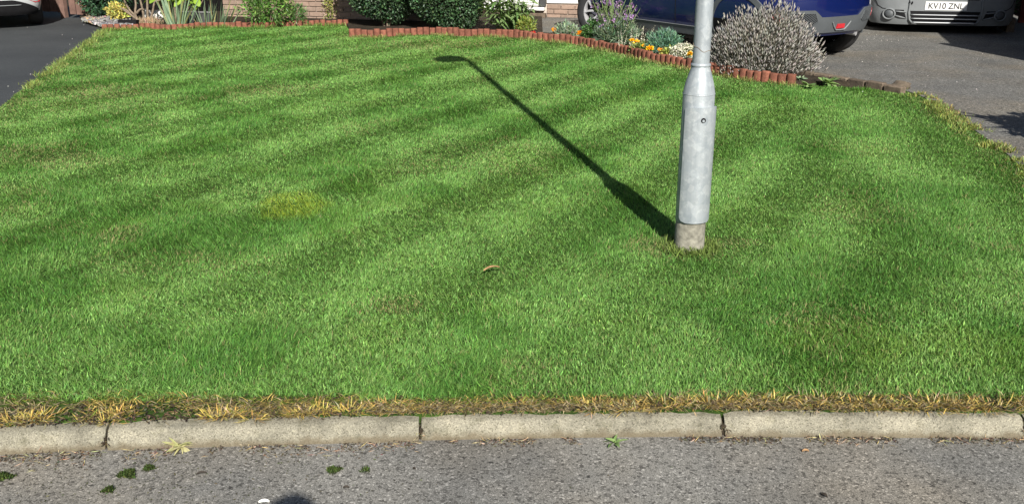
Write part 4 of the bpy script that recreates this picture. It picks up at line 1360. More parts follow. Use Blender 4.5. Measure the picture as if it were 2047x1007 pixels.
# hydrangea: bare stems, big lime leaves, one blue flower head
root = thing('hydrangea', 'hydrangea with big lime leaves and a pale blue flower head', 'plant', at(352, 45))
hl = one_leaf('leaf', .16, .10, M['hydra'], .25, .35, 6)
b = Vector(root.location)
mb = MB()
heads = []
for k in range(12):
    a = random.uniform(-1, 1)
    top = Vector((-.15 + a * .62, random.uniform(-.15, .35), random.uniform(.42, .95)))
    mb.tube([(a * .1, 0, -.02), (a * .35, top.y * .5, top.z * .5), tuple(top)], [.008, .006, .004], 5)
    for j in range(7):
        f = random.uniform(.45, 1)
        ob = link('leaf', hl, root, (top.x * f + random.uniform(-.03, .03), top.y * f - .03, top.z * f))
        ob.rotation_euler = (random.uniform(-.5, .5), random.uniform(-.4, .35), random.uniform(-PI, 0) if j % 3 else random.uniform(0, PI))
        s_ = random.uniform(.6, 1.15); ob.scale = (s_, s_, s_)
for x, z in ((.18, .34), (.36, .34), (.44, .26), (-.05, .42), (-.18, .36), (.02, .30), (.30, .48), (.50, .38)):
    ob = link('leaf', hl, root, (x, -.12, z)); ob.rotation_euler = (random.uniform(-.6, .6), random.uniform(-.1, .5), random.uniform(-2.6, -.5))
mb.build('stem', M['bark'], root)
n = 160
D = unit(rng.normal(size=(n, 3)))
c = np.array([b.x - .02, b.y - .12, b.z + .52])
np_obj('flower_head', leaf_arrays(c + D * .05, np.cross(D, rng.normal(size=(n, 3))) + D * .3, .022 * np.ones(n), .022, tints(n, (.35, .45, .85), .15, .05), .1), M['petal'], root)

# woody old shrub with bare grey stems and dry flower stalks at the foot
root = thing('woody_shrub', 'old shrub of bare grey brown stems between conifer and irises', 'plant', at(285, 49))
stem_paths = [[(-.02, 0, -.02), (-.10, .02, .12), (-.20, .04, .22), (-.26, .0, .45), (-.30, .02, .8)], [(-.05, 0, -.02), (-.09, -.02, .15), (-.05, 0, .30), (-.10, .02, .5), (-.06, .02, .9)],
              [(.02, .02, -.02), (.03, .0, .2), (.0, .0, .42), (.04, .03, .9)], [(.08, 0, -.02), (.10, .0, .25), (.12, .03, .5), (.10, .03, .9)], [(.04, .0, -.02), (.14, .02, .1), (.20, .0, .28), (.22, .0, .33), (.30, .02, .34)],
              [(-.04, .0, .05), (-.18, -.02, .16), (-.28, -.03, .24)], [(-.06, 0, .16), (.0, -.02, .22), (.06, -.02, .21)], [(-.02, .03, 0), (-.12, .05, .08), (-.22, .06, .2), (-.3, .05, .22)]]
for p in stem_paths:
    m_ = len(p)
    MB().tube([tuple(q) for q in smooth(p, 2)], list(np.linspace(.021, .007, len(smooth(p, 2)))), 7).build('branch', M['bark'], root, True)
n = 520
b = np.array(tuple(root.location))
P = b + np.stack([rng.normal(.12, .09, n), rng.normal(-.06, .04, n), np.zeros(n)], 1)
np_obj('dry_stalks', leaf_arrays(P, rng.normal(0, .35, (n, 3)) + np.array([0, 0, 1]), .05 + .09 * rng.random(n), .006, tints(n, (.36, .26, .17), .3), .1), M['dry'], root)
n = 260
P = b + np.stack([rng.normal(-.08, .22, n), rng.normal(.08, .08, n), .35 + .5 * rng.random(n)], 1)
np_obj('foliage', leaf_arrays(P, rng.normal(size=(n, 3)), .05 + .03 * rng.random(n), .028, tints(n, (.10, .17, .03), .3), .2), M['leaf'], root)

# pale rocks, black planter, trough and slate chippings
def rock(label, px, py, r, mat='rock', name='rock'):
    bm = bmesh.new(); bmesh.ops.create_icosphere(bm, subdivisions=3, radius=1)
    s_ = random.random() * 9
    for v in bm.verts:
        c = v.co
        k = 1 + .16 * math.sin(c.x * 4 + s_) * math.cos(c.y * 3.3 + s_) + .1 * math.sin(c.z * 6 + s_ * 2)
        v.co = Vector((c.x * r[0] * k, c.y * r[1] * k, max(c.z, -.4) * r[2] * k))
    me = bpy.data.meshes.new(name); bm.to_mesh(me); bm.free(); me.materials.append(M[mat])
    p = at(px, py)
    return tag(link(name, me, None, (p[0], p[1], p[2] + r[2] * .4)), label, 'rock')
rock('pale rounded rock between the bare shrub stems', 295, 36, (.07, .06, .09))
rock('wider pale rock right of the bare shrub stems', 318, 38, (.11, .08, .085))
p = at(258, 52.5)
t_ = thing('black_planter', 'low black planter behind the edging under the bare shrub', 'planter', p, -.1)
mb = MB(); mb.loft([[(x * s_, y * s_, z) for x, y in ((-.14, -.05), (.14, -.05), (.14, .05), (-.14, .05))] for z, s_ in ((0, .9), (.085, 1.0), (.085, .9), (.03, .85))]); mb.build('tub', M['black_plastic'], t_)
p = at(400, 47)
t_ = thing('stone_trough', 'dark grey stone trough behind the irises', 'trough', p, -.22)
mb = MB(); mb.loft([[(x * s_, y * s_, z) for x, y in ((-.24, -.1), (.24, -.1), (.24, .1), (-.24, .1))] for z, s_ in ((0, .92), (.16, 1.0), (.165, .98), (.165, .86), (.1, .84))]); mb.build('basin', M['trough'], t_)
MB().box((0, -.105, .17), (.5, .02, .014), 0, .003).build('rim', M['slate'], t_)
def slates():
    parts = []
    poly = [tuple(G(*q, z=.03))[:2] for q in ((165, 41), (200, 35), (262, 38), (272, 50), (262, 54), (210, 55))]
    pa = np.array(poly)
    P = np.stack([rng.uniform(pa[:, 0].min(), pa[:, 0].max(), 4200), rng.uniform(pa[:, 1].min(), pa[:, 1].max(), 4200)], 1)
    P = P[in_poly(P, poly)]
    n = len(P)
    c = np.column_stack([P, Z_BED + .012 + .02 * rng.random(n)])
    cube = np.array([[-1, -1, -1], [1, -1, -1], [1, 1, -1], [-1, 1, -1], [-.8, -.7, 1], [.7, -.8, 1], [.8, .7, 1], [-.7, .8, 1]], float)
    tri = np.array([[4, 5, 6], [4, 6, 7], [0, 1, 5], [0, 5, 4], [1, 2, 6], [1, 6, 5], [2, 3, 7], [2, 7, 6], [3, 0, 4], [3, 4, 7]])
    sz = np.stack([.018 + .02 * rng.random(n), .014 + .014 * rng.random(n), .006 + .006 * rng.random(n)], 1)
    a = rng.random(n) * 6.28; tl = rng.normal(0, .35, (n, 2))
    V = cube[None] * sz[:, None]
    x = V[..., 0] * np.cos(a)[:, None] - V[..., 1] * np.sin(a)[:, None]; y = V[..., 0] * np.sin(a)[:, None] + V[..., 1] * np.cos(a)[:, None]
    z = V[..., 2] + x * tl[:, :1] + y * tl[:, 1:]
    V = np.stack([x, y, z], -1) + c[:, None]
    T = (np.arange(n)[:, None, None] * 8 + tri[None]).reshape(-1, 3)
    C = tints(n, (.22, .21, .21), .3, .05)
    warm = (P[:, 0] < pa[:, 0].min() + .35) & (rng.random(n) < .6)
    C[warm] = tints(warm.sum(), (.38, .28, .19), .25)
    return V.reshape(-1, 3), T, np.repeat(C, 8, 0)
tag(np_obj('slate_chippings', slates(), M['dry']), 'grey slate chippings beside the left driveway', 'chippings', None, 'stuff')

# broad leaved plant before the white recess
root = thing('broad_leaved_plant', 'tall plant with long arching pale green leaves by the white recess', 'plant', at(1022, 62))
bl = [one_leaf('leaf', .19, .042, M['broad'], .3, b_, 6) for b_ in (.15, .4, .7)]
mb = MB()
for k in range(24):
    a = random.random() * 6.28; r_ = math.sqrt(random.random())
    top = Vector((math.cos(a) * r_ * .40, math.sin(a) * r_ * .22, random.uniform(.2, .62)))
    base = Vector((top.x * .45, top.y * .4, -.02))
    mb.tube([tuple(base), tuple((base + top) / 2 + Vector((0, 0, .03))), tuple(top)], [.006, .005, .003], 5)
    for j in range(21):
        f = .2 + .8 * j / 20
        p = base.lerp(top, f)
        ob = link('leaf', random.choice(bl), root, tuple(p))
        ob.rotation_euler = (random.uniform(-.3, .3), random.uniform(-.75, .1) - .25 * f, j * 2.4 + random.uniform(-.3, .3))
        s_ = random.uniform(.6, 1.1); ob.scale = (s_, s_, s_)
mb.build('stem', M['docken'], root)
bush('lime_herb', 'small lime green herb beside the red flower', 'plant', at(1052, 66), (.13, .10, .10), .10, 700, .05, .011, (.20, .25, .045), .3, 5, inner=.1, upw=.8)

def flower(label, px, py, zc, r, col, name='marigold', group='orange and yellow bedding flowers', centre=(.30, .12, .01)):
    b = behind(px, .075)
    root = thing(name, label, 'flower', b, 0, group)
    r *= 1.05
    c = Vector((b[0], b[1], b[2] + zc))
    MB().tube([(0, 0, -.02), (.005, .01, zc * .5), (0, 0, zc)], [.004, .0035, .003], 5).build('stem', M['docken'], root)
    n = 46
    a = rng.random(n) * 6.28
    el = rng.random(n) * 1.2 - .15
    D = np.stack([np.cos(a) * np.cos(el), np.sin(a) * np.cos(el) - .35, np.sin(el)], 1)
    np_obj('petals', leaf_arrays(np.tile(np.array(c), (n, 1)), D, r * (.7 + .4 * rng.random(n)), r * .55, tints(n, col, .14, .06), .15), M['petal'], root)
    bm = bmesh.new(); bmesh.ops.create_icosphere(bm, subdivisions=1, radius=r * .3)
    me = bpy.data.meshes.new('flower_centre'); bm.to_mesh(me); bm.free(); me.materials.append(M['flower_centre'])
    link('flower_centre', me, root, (0, -r * .25, zc + r * .2))
    lf = one_leaf('leaf', .06, .018, M['docken'], .2, .3, 4)
    for k in range(5):
        ob = link('leaf', lf, root, (0, 0, zc * random.uniform(.1, .6))); ob.rotation_euler = (0, random.uniform(-.6, .1), random.random() * 6.3)
    return root
M['flower_centre'] = surf_mat('flower_centre', (.55, .17, .01), .8, 40, .2, 200, .4, .002, .2)
flower('lone orange flower at the left end of the silver herb', 1108, 79, .10, .05, (.85, .36, .01))
flower('lone orange flower between silver herb and green mound', 1160, 84, .09, .053, (.88, .38, .01))
for i, (px, py, z, r) in enumerate(((1272, 104, .12, .045), (1262, 100, .13, .035), (1285, 110, .10, .028), (1298, 118, .09, .05), (1320, 117, .09, .042), (1268, 112, .06, .026), (1292, 114, .07, .026), (1280, 119, .04, .04), (1377, 131, .10, .035), (1379, 126, .12, .03))):
    where = ['largest yellow flower of the patch right of the purple wallflower', 'upper left yellow flower of the patch', 'small yellow flower low in the middle of the patch', 'big yellow flower at the right end of the patch', 'orange flower in front of the blue green mound', 'small yellow flower at the left foot of the patch', 'small yellow flower beside the large right one', 'peach orange flower touching the edging', 'yellow flower close to the left of the lamp post', 'upper yellow flower close to the lamp post'][i]
    flower(where, px, py, z, r, (.86, .50, .015) if i not in (4, 7) else (.8, .32, .03))
flower('small red flower at the foot of the broad leaved plant', 1066, 72, .05, .035, (.5, .02, .03), 'red_flower')

bush('silver_herb', 'low silver green herb between two orange flowers', 'plant', behind(1132, .14), (.15, .12, .12), .07, 1500, .05, .013, (.22, .28, .19), .25, 5, inner=.2, upw=.9, lo=-.3)
bush('green_mound', 'bright green leafy mound under the wheel of the blue car', 'plant', behind(1190, .21), (.17, .17, .16), .10, 2600, .03, .014, (.065, .145, .04), .35, 6, inner=.45, lo=-.4)
bush('grey_green_mound', 'grey green needle leaved mound below the purple wallflower', 'plant', behind(1232, .27), (.25, .22, .21), .10, 3600, .075, .010, (.11, .165, .10), .3, 8, inner=.3, lo=-.35, upw=.5)
bush('blue_green_mound', 'soft blue green mound behind the yellow flowers', 'plant', behind(1325, .30), (.19, .17, .17), .09, 3200, .05, .008, (.10, .20, .13), .3, 6, inner=.3, lo=-.3, upw=.6)
bush('yellow_edge_herb', 'low yellow and green variegated herb beside the white flowers', 'plant', behind(1340, .12), (.10, .09, .07), .05, 700, .04, .02, (.30, .32, .08), .3, 4, inner=.2, lo=-.3)
bush('marigold_leaves', 'green marigold leaves along the edging under the yellow flowers', 'plant', behind(1285, .11), (.12, .10, .08), .04, 900, .045, .016, (.14, .19, .05), .3, 4, inner=.1, lo=-.2)
# white alyssum like cushion
root = bush('white_flower_cushion', 'cushion of tiny white flowers beside the lamp post', 'plant', behind(1366, .17), (.14, .13, .12), .05, 1300, .03, .011, (.15, .18, .10), .3, 4, inner=.3, lo=-.2)
n = 900
P, D = shell_points(n, (root.location.x, root.location.y, root.location.z + .06), (.15, .14, .13), -.1, .85, .1)
np_obj('white_flowers', leaf_arrays(P, rng.normal(size=P.shape), .022, .018, tints(len(P), (.62, .60, .50), .2, .04), .1), M['petal'], root)
# white spikes behind the yellow flowers
root = thing('white_spikes', 'pale flower spikes standing behind the yellow flowers', 'plant', behind(1284, .22))
b = np.array(tuple(root.location)); parts = []
for k in range(26):
    p0 = b + np.array([rng.normal(0, .17), rng.normal(.02, .05), 0]); h = .14 + .18 * random.random()
    d = np.array([random.uniform(-.15, .35), random.uniform(-.1, .1), 1.0]); d /= np.linalg.norm(d)
    m_ = 42
    f = rng.random(m_); f = .25 + .75 * f
    P = p0 + d * (h * f)[:, None]
    parts.append(leaf_arrays(P, rng.normal(size=(m_, 3)) + np.array([0, 0, .7]), .017 * (1.3 - f), .008, tints(m_, (.55, .53, .42), .25, .05), .1))
np_obj('flower_spikes', join_arrays(parts), M['petal'], root)
mb = MB()
for k in range(9):
    mb.tube([(random.uniform(-.2, .2), 0, -.02), (random.uniform(-.2, .2), 0, .12)], .003, 4)
mb.build('stem', M['docken'], root)

# purple wallflower: many thin leafy stems with flowers at their ends
root = thing('purple_wallflower', 'tall purple wallflower with grey green stems before the blue car', 'plant', behind(1225, .24))
b = np.array(tuple(root.location)); lp_, fp, mb = [], [], MB()
for k in range(80):
    a = random.uniform(-.42, .46); L_ = random.uniform(.22, .66)
    yb = random.uniform(-.14, .16)
    p0 = Vector((random.uniform(-.10, .16), yb, 0)); p1 = p0 + Vector((math.sin(a) * L_ * .45, yb * .3, L_ * .5)); p2 = p1 + Vector((math.sin(a) * L_ * .65, yb * .3, L_ * .5))
    mb.tube([tuple(p0), tuple(p1), tuple(p2)], [.0035, .003, .002], 4)
    m_ = 34
    f = rng.random(m_)[:, None]
    P = np.where(f < .5, np.array(p0) + (np.array(p1) - np.array(p0)) * f * 2, np.array(p1) + (np.array(p2) - np.array(p1)) * (f * 2 - 1)) + b
    lp_.append(leaf_arrays(P, rng.normal(size=(m_, 3)) + np.array([0, 0, .5]), .03 + .02 * rng.random(m_), .006, tints(m_, (.16, .19, .12), .25), .1))
    if random.random() < .85:
        m_ = 16
        P = b + np.array(p2) + np.clip(rng.normal(0, .012, (m_, 3)), -.02, .02)
        fp.append(leaf_arrays(P, rng.normal(size=(m_, 3)), .022, .02, tints(m_, (.27, .17, .32), .35, .08), .1))
mb.build('stem', M['docken'], root)
np_obj('foliage', join_arrays(lp_), M['leaf'], root)
for f_ in fp: np_obj('flower', f_, M['petal'], root)

# faded lavender: a dome of pale seed spikes over grey leaves
lb = Vector(behind(1527, .46))
root = thing('lavender_bush', 'big faded lavender bush with dry grey flower spikes beside the post', 'plant', lb)
n = 4600
D = unit(rng.normal(size=(n * 3, 3)) * np.array([1, 1, .9])); D = D[D[:, 2] > -.02][:n]; n = len(D)
R_ = np.array([.57, .46, .62])
k = (.5 + .56 * rng.random(n) ** .7)[:, None]
tipp = D * R_ * k * (1 + .06 * np.sin(D[:, :1] * 7) + .05 * np.cos(D[:, 1:2] * 9))
tipp[:, 2] += .05
dirs = unit(D * np.array([.8, .8, 1]) + np.array([.12, 0, .75]) + rng.normal(0, .16, (n, 3)))
def spikes(Tp, Dr, L, r):
    m_ = len(Tp)
    S1 = unit(np.cross(Dr, rng.normal(size=(m_, 3)))); S2 = np.cross(Dr, S1)
    L = L[:, None]; r = r[:, None]
    mid = Tp - Dr * L * .45; base = Tp - Dr * L
    V = np.stack([base, mid + S1 * r, mid + S2 * r, mid - S1 * r, mid - S2 * r, Tp], 1).reshape(-1, 3)
    tri = np.array([[0, 2, 1], [0, 3, 2], [0, 4, 3], [0, 1, 4], [5, 1, 2], [5, 2, 3], [5, 3, 4], [5, 4, 1]])
    T = (np.arange(m_)[:, None, None] * 6 + tri[None]).reshape(-1, 3)
    return V, T
L_ = .035 + .05 * rng.random(n)
V, T = spikes(tipp, dirs, L_, .0048 + .0028 * rng.random(n))
C = np.repeat(tints(n, (.235, .222, .203), .24, .04), 6, 0)
np_obj('flower_spikes', (V + np.array(lb), T, C), M['dry'], root)
st = tipp - dirs * L_[:, None]
Vs, Ts, Cs = leaf_arrays(st - dirs * .22, dirs, .24 * np.ones(n), .0042, tints(n, (.14, .13, .095), .25, .05), .1)
np_obj('flower_stalks', (Vs + np.array(lb), Ts, Cs), M['dry'], root)
n = 5200
D = unit(rng.normal(size=(n * 2, 3))); D = D[D[:, 2] > -.1][:n]; n = len(D)
P = D * np.array([.47, .36, .46]) * (.35 + .65 * rng.random(n) ** .5)[:, None]; P[:, 2] = np.abs(P[:, 2]) * .9 + .01
np_obj('foliage', leaf_arrays(P + np.array(lb), D * .5 + rng.normal(0, .4, (n, 3)) + np.array([0, 0, .7]), .05 + .04 * rng.random(n), .006, tints(n, (.15, .16, .14), .35, .05), .1), M['leaf'], root)
mb = MB()
for k in range(16):
    a = 2 * PI * k / 16
    mb.tube([(math.cos(a) * .03, math.sin(a) * .03, -.02), (math.cos(a) * .16, math.sin(a) * .13, .10), (math.cos(a) * .30, math.sin(a) * .24, .26)], [.012, .009, .004], 5)
mb.build('woody_stem', M['bark'], root)

# small plants between lavender and setts
def rosette(name, label, px, py, n, L, W, mat, z=Z_BED, up=.5, group=None, squash=1.0):
    b = tuple(G(px, py, z))
    root = thing(name, label, 'weed', b, random.random(), group)
    ms = [one_leaf('leaf', L, W, mat, .2, x, 5) for x in (.2, .5)]
    for k in range(n):
        ob = link('leaf', random.choice(ms), root, (random.uniform(-.2, .2) * L, random.uniform(-.2, .2) * L, 0))
        ob.rotation_euler = (random.uniform(-.4, .4), -random.uniform(.1, up), k * 2.4 + random.uniform(-.3, .3))
        s_ = random.uniform(.55, 1.1); ob.scale = (s_, s_, s_)
    return root
rosette('leafy_weed', 'bright green leafy weed growing against the setts', 1656, 167, 34, .095, .04, M['docken'], up=1.2)
rosette('leafy_weed', 'small yellow green weed at the right end of the red edging', 1618, 172, 14, .10, .04, M['docken'], up=.8)
rosette('leafy_weed', 'pale weed tucked under the right side of the lavender', 1600, 160, 12, .09, .03, M['iris'], up=1.0)
rosette('kerb_weed', 'flattened yellow green weed in the gutter by the left kerb joint', 362, 891, 34, .046, .008, M['iris_old'], z=-.062, up=.9)
rosette('kerb_weed', 'small dandelion like weed in the gutter near the middle kerb', 1228, 884, 12, .036, .011, M['docken'], z=-.066, up=1.1)
bush('shaded_shrub', 'dark leafy shrub in shade beside the boundary fence', 'plant', (7.35, 14.9, 0), (.30, .35, .42), .34, 1100, .09, .03, (.06, .10, .04), .35, 7, inner=.2)

# dark moss and soil crust, leaf litter and bits on the road
def moss(label, px, py, r, n):
    b = tuple(G(px, py, Z_ROAD))
    P = np.zeros((n, 3)); t = rng.random(n) * 6.28; q = rng.random(n) ** .6
    rad = 1 + .35 * np.sin(t * 3 + px) + .2 * np.sin(t * 7)
    P[:, 0] = b[0] + np.cos(t) * q * r * rad; P[:, 1] = b[1] + np.sin(t) * q * r * .8 * rad; P[:, 2] = Z_ROAD + .001 + (1 - q) * r * .16
    V, T, C = leaf_arrays(P, rng.normal(0, .7, (n, 3)) + np.array([0, 0, .9]), .008 + .007 * rng.random(n), .004, tints(n, (.03, .046, .012), .6), .1)
    off = np.array(b)
    o = link('moss_clump', np_mesh('moss_clump', V - off, T, M['moss'], C), None, b)
    tag(o, label, 'moss', 'moss clumps on the road')
moss('largest dark green moss clump on the road at the left', 255, 949, .021, 900)
moss('small moss clump just right of the largest one', 297, 937, .012, 420)
moss('flat moss patch nearer the bottom edge on the left', 217, 981, .014, 260)
moss('green moss clump on the road left of the middle kerb joint', 667, 941, .017, 480)
moss('thin moss patch beside the green clump', 732, 941, .014, 70)
moss('mossy patch at the left edge below the kerb', 8, 955, .025, 300)

def bit(name, label, px, py, L, W, mat, rz, z=None, bend=.3, cat='leaf'):
    z = Z_ROAD if z is None else z
    b = tuple(G(px, py, z))
    mb = MB(); V = []
    for k in range(7):
        f = k / 6; w = W * .5 * math.sin(PI * (f * .9 + .05)) ** .6
        zz = bend * L * math.sin(PI * f) * .5 + .003
        V.append([(L * (f - .5), -w, zz + .003), (L * (f - .5), 0, zz), (L * (f - .5), w, zz + .004), (L * (f - .5), 0, zz - .0015)])
    mb.loft(V)
    return tag(mb.build(name, mat, None, loc=b, rot=(0, 0, rz)), label, cat)
M['dead_leaf'] = surf_mat('dead_leaf', (.26, .155, .075), .7, 60, .35, 120, .4, .002, .25)
M['dark_leaf'] = surf_mat('dark_leaf', (.03, .024, .018), .7, 60, .3, 120, .4, .002, .25)
M['paper'] = surf_mat('paper', (.7, .69, .65), .8, 60, .08, 60, .2, .002, .25)
bit('dead_leaf', 'curled orange brown dead leaf lying on the lawn', 983, 539, .082, .017, M['dead_leaf'], .55, .030, .25)
bit('dead_leaf', 'curled blackish leaf on the road at the left', 403, 948, .030, .009, M['dark_leaf'], .25)
bit('dead_leaf', 'blackish leaf scrap near the bottom edge at the right', 1647, 992, .022, .011, M['dark_leaf'], -.9)
bit('dead_leaf', 'small tan leaf on the road near the right kerb joint', 1610, 903, .022, .009, M['dead_leaf'], .1)
bit('dead_leaf', 'tiny dark leaf scrap right of the moss', 828, 938, .011, .006, M['dark_leaf'], -.6)
bit('dead_leaf', 'grey brown flake on the road near the bottom middle', 692, 976, .018, .010, M['dark_leaf'], .1)
bit('paper_scrap', 'white scrap at the bottom edge beside the head shadow', 528, 1005, .03, .015, M['paper'], .1, None, .2, 'litter')

def litter():
    """grit, stalk ends and soil crumbs washed along the foot of the kerb and loose on both drives"""
    parts = []
    n = 5200
    x = rng.random(n) * 4.6 - 2.3
    y = np.interp(x, KF[:, 0], KF[:, 1]) - np.abs(rng.normal(0, .022, n)) * (1 + .8 * (x < -.4))
    k = fbm(x * 8, y * 3) > .40
    x, y = x[k], y[k]; n = len(x)
    P = np.stack([x, y, np.full(n, Z_ROAD + .001) + .004 * rng.random(n)], 1)
    D = rng.normal(size=(n, 3)) * np.array([1, 1, .25])
    straw = rng.random((n, 1)) < .22
    C = np.where(straw, tints(n, (.36, .28, .16), .3), tints(n, (.065, .05, .034), .4))
    parts.append(leaf_arrays(P, D, np.where(straw[:, 0], .018 + .02 * rng.random(n), .006 + .006 * rng.random(n)), np.where(straw[:, 0], .0018, .005), C, .2))
    # mossy dark crumbs across the left of the road
    n = 700
    P = np.stack([rng.normal(-1.15, .55, n), 2.2 + .36 * rng.random(n), np.full(n, Z_ROAD + .001)], 1)
    P = P[P[:, 1] < np.interp(P[:, 0], KF[:, 0], KF[:, 1]) - .02]; n = len(P)
    parts.append(leaf_arrays(P, rng.normal(size=(n, 3)) * np.array([1, 1, .3]), .005 + .007 * rng.random(n), .004, tints(n, (.045, .045, .022), .4), .2))
    # crumbs of soil and dead bits between turf and kerb, some fallen on the stones and into the joints
    n = 9000
    x = rng.random(n) * 6 - 3
    off = .05 + .12 * rng.random(n) ** 1.3 - .012 * (rng.random(n) < .06)
    P = np.stack([x, np.interp(x, KF[:, 0], KF[:, 1]) + off, .001 + .006 * rng.random(n)], 1)
    st = rng.random((n, 1)) < .25
    C = np.where(st, tints(n, (.24, .18, .095), .35), tints(n, (.045, .034, .022), .5))
    parts.append(leaf_arrays(P, rng.normal(size=(n, 3)) * np.array([1, 1, .45]), np.where(st[:, 0], .02 + .02 * rng.random(n), .008 + .008 * rng.random(n)), np.where(st[:, 0], .0018, .007), C, .25))
    for xj in joints[1:-1]:
        m = 160
        d = .12 * rng.random(m)
        p0, nr = kerb_at(xj)
        Q = np.stack([p0[0] + nr[0] * d + rng.normal(0, .007, m), p0[1] + nr[1] * d, -.052 + .34 * d + .006 * rng.random(m)], 1)
        Q[:, 2] = np.minimum(Q[:, 2], -.006)
        stj = rng.random((m, 1)) < .3
        parts.append(leaf_arrays(Q, rng.normal(size=(m, 3)) * np.array([.7, 1, .6]), .012 + .01 * rng.random(m), .004, np.where(stj, tints(m, (.2, .16, .08), .3), tints(m, (.04, .032, .02), .4)), .2))
    return join_arrays(parts)
tag(np_obj('gutter_litter', litter(), M['dry']), 'dark crumbs and straw bits along the foot of the kerb', 'litter', None, 'stuff')
def grit():
    pts = [tuple(G(px, py, Z_DL)) for px, py in ((35, 53), (55, 56), (125, 71), (168, 51), (145, 79), (140, 90), (17, 174), (95, 130), (28, 185), (62, 150), (115, 120))]
    pts += [tuple(G(random.uniform(1700, 1980), random.uniform(66, 200), Z_DR)) for _ in range(22)] + [tuple(G(px, py, Z_DR)) for px, py in ((1737, 68), (1748, 74), (1762, 82), (1774, 82), (1796, 82), (1806, 76), (1733, 80))]
    P = np.array(pts); n = len(P)
    V, T = spikes(P + np.array([0, 0, .012]), np.tile(np.array([[.3, .1, 1.0]]), (n, 1)), .014 * np.ones(n), .004 + .005 * rng.random(n))
    return V, T, np.repeat(tints(n, (.36, .35, .33), .2, .03), 6, 0)
tag(np_obj('loose_grit', grit(), M['dry']), 'scattered pale grit stones on the two driveways', 'grit', None, 'stuff')

# ------------------------------------------------------------------ just outside the picture: what throws the shadows at its edges
root = bush('shadow_shrub', 'potted shrub added just out of view to cast the right edge shadow', 'plant', (4.36, 6.0, Z_DR + .28), (.42, .34, .30), .36, 2600, .10, .045, (.06, .11, .04), .3, 7, core=.72, inner=.5, lump=.22)  # added unseen plant, its outline shaped for the shadow on the right drive
sharp(MB().lathe([(.13, -.28), (.17, -.04), (.185, -.03), (.185, 0), (.165, 0), (.15, -.04), (.001, -.04)], n=28).build('pot', M['pot'], root), 40)
cl_ = one_leaf('leaf', .34, .07, M['shadow_leaf'], .3, .1, 8, 2)
mb = MB()
for (x0, y0, z0), (x1, y1, z1) in (((-.1, .0, .4), (-.52, .50, .62)), ((-.1, .05, .38), (-.50, .36, .66)), ((-.2, .0, .3), (-.44, .30, .50))):
    mb.tube([(x0, y0, z0), ((x0 + x1) / 2, (y0 + y1) / 2, (z0 + z1) / 2 + .03), (x1, y1, z1)], [.012, .010, .006], 6)
mb.build('shoot', M['bark'], root)
for p, rz in (((-.30, .10, .62), 2.7), ((-.32, -.05, .45), 3.0), ((-.28, -.12, .34), 3.2), ((-.3, .0, .25), 2.9)):
    ob = link('leaf', cl_, root, p); ob.rotation_euler = (.2, -.1, rz)

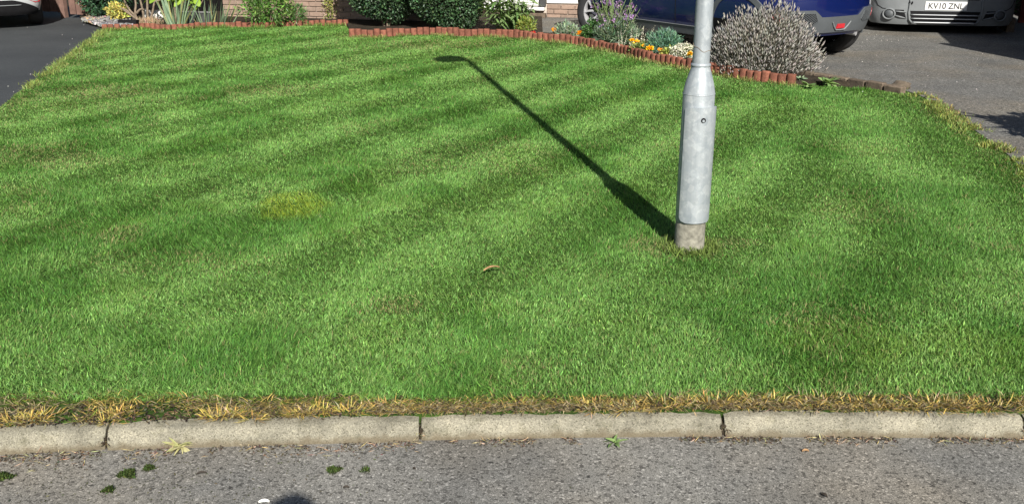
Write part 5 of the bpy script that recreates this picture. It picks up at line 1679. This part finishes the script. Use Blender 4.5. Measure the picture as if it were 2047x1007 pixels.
# the person taking the photograph, standing in the road behind the camera
def person():
    root = thing('person', 'person in dark jacket standing in the road behind the viewpoint', 'person', (-.10, -.20, Z_ROAD))
    J = {'pel': (0, -.02, .90), 'sp': (0, -.03, 1.12), 'ch': (0, -.02, 1.33), 'nk': (0, -.01, 1.46), 'hd': (0, .02, 1.56), 'tp': (0, .01, 1.68),
         'sl': (-.18, -.02, 1.38), 'el': (-.24, -.06, 1.12), 'wl': (-.12, .14, 1.27), 'sr': (.18, -.02, 1.38), 'er': (.24, -.06, 1.12), 'wr': (.12, .14, 1.27),
         'hl': (-.10, -.02, .86), 'kl': (-.11, 0, .48), 'al': (-.12, -.03, .09), 'fl': (-.13, .13, .04), 'hr': (.10, -.02, .86), 'kr': (.11, 0, .48), 'ar': (.12, -.03, .09), 'fr': (.13, .13, .04)}
    R = {'pel': .13, 'sp': .12, 'ch': .14, 'nk': .055, 'hd': .085, 'tp': .06, 'sl': .06, 'el': .045, 'wl': .03, 'sr': .06, 'er': .045, 'wr': .03, 'hl': .085, 'kl': .06, 'al': .042, 'fl': .038, 'hr': .085, 'kr': .06, 'ar': .042, 'fr': .038}
    E = [('pel', 'sp'), ('sp', 'ch'), ('ch', 'nk'), ('nk', 'hd'), ('hd', 'tp'), ('ch', 'sl'), ('sl', 'el'), ('el', 'wl'), ('ch', 'sr'), ('sr', 'er'), ('er', 'wr'), ('pel', 'hl'), ('hl', 'kl'), ('kl', 'al'), ('al', 'fl'), ('pel', 'hr'), ('hr', 'kr'), ('kr', 'ar'), ('ar', 'fr')]
    # fingers, closed as if round a small flat thing
    for s_, w in ((-1, 'wl'), (1, 'wr')):
        wx_, wy, wz = J[w]
        J[w + 'p'] = (wx_ - s_ * .03, wy + .06, wz + .03); R[w + 'p'] = .024; E.append((w, w + 'p'))
        for f in range(4):
            a, b = w + 'f%d' % f, w + 'g%d' % f
            J[a] = (wx_ - s_ * .05, wy + .085 + .004 * f, wz + .055 - .02 * f); J[b] = (wx_ - s_ * .085, wy + .07, wz + .06 - .02 * f)
            R[a] = R[b] = .009; E += [(w + 'p', a), (a, b)]
        J[w + 't'] = (wx_ - s_ * .06, wy + .03, wz + .065); R[w + 't'] = .010; E.append((w + 'p', w + 't'))
    keys = list(J)
    me = bpy.data.meshes.new('body')
    me.from_pydata([J[k] for k in keys], [(keys.index(a), keys.index(b)) for a, b in E], [])
    o = link('body', me, root)
    sk = o.modifiers.new('skin', 'SKIN'); o.modifiers.new('sub', 'SUBSURF').levels = 1
    for i, k in enumerate(keys):
        v = me.skin_vertices[0].data[i]; v.radius = (R[k], R[k]); v.use_root = (k == 'pel')
    bpy.context.view_layer.update()
    m2 = bpy.data.meshes.new_from_object(o.evaluated_get(bpy.context.evaluated_depsgraph_get()))
    o.modifiers.clear(); o.data = m2
    m2.materials.clear(); m2.materials.append(M['cloth']); m2.materials.append(M['skin'])
    for p in m2.polygons:
        p.use_smooth = True
        if p.center.z > 1.45 or (p.center.y > .15 and p.center.z > 1.2): p.material_index = 1
    n = 900
    D = unit(rng.normal(size=(n, 3))); D = D[(D[:, 2] > -.2) & ((D[:, 1] < .5) | (D[:, 2] > .55))]
    P = np.array([0, .0, 1.64]) + D * np.array([.082, .10, .105])
    V, T, C = leaf_arrays(P, np.stack([D[:, 0] * .4, D[:, 1] * .4 - .3, -.6 + 0 * D[:, 2]], 1), .06, .03, tints(len(P), (.03, .02, .015), .3), .1)
    link('hair', np_mesh('hair', V, T, M['leaf'], C), root)
    bm = bmesh.new(); bmesh.ops.create_uvsphere(bm, u_segments=16, v_segments=12, radius=1)
    for v in bm.verts:
        v.co = Vector((v.co.x * .078, v.co.y * .095 - .005, v.co.z * .115 + 1.625))
    me = bpy.data.meshes.new('head'); bm.to_mesh(me); bm.free(); me.materials.append(M['skin'])
    link('head', me, root)
person()
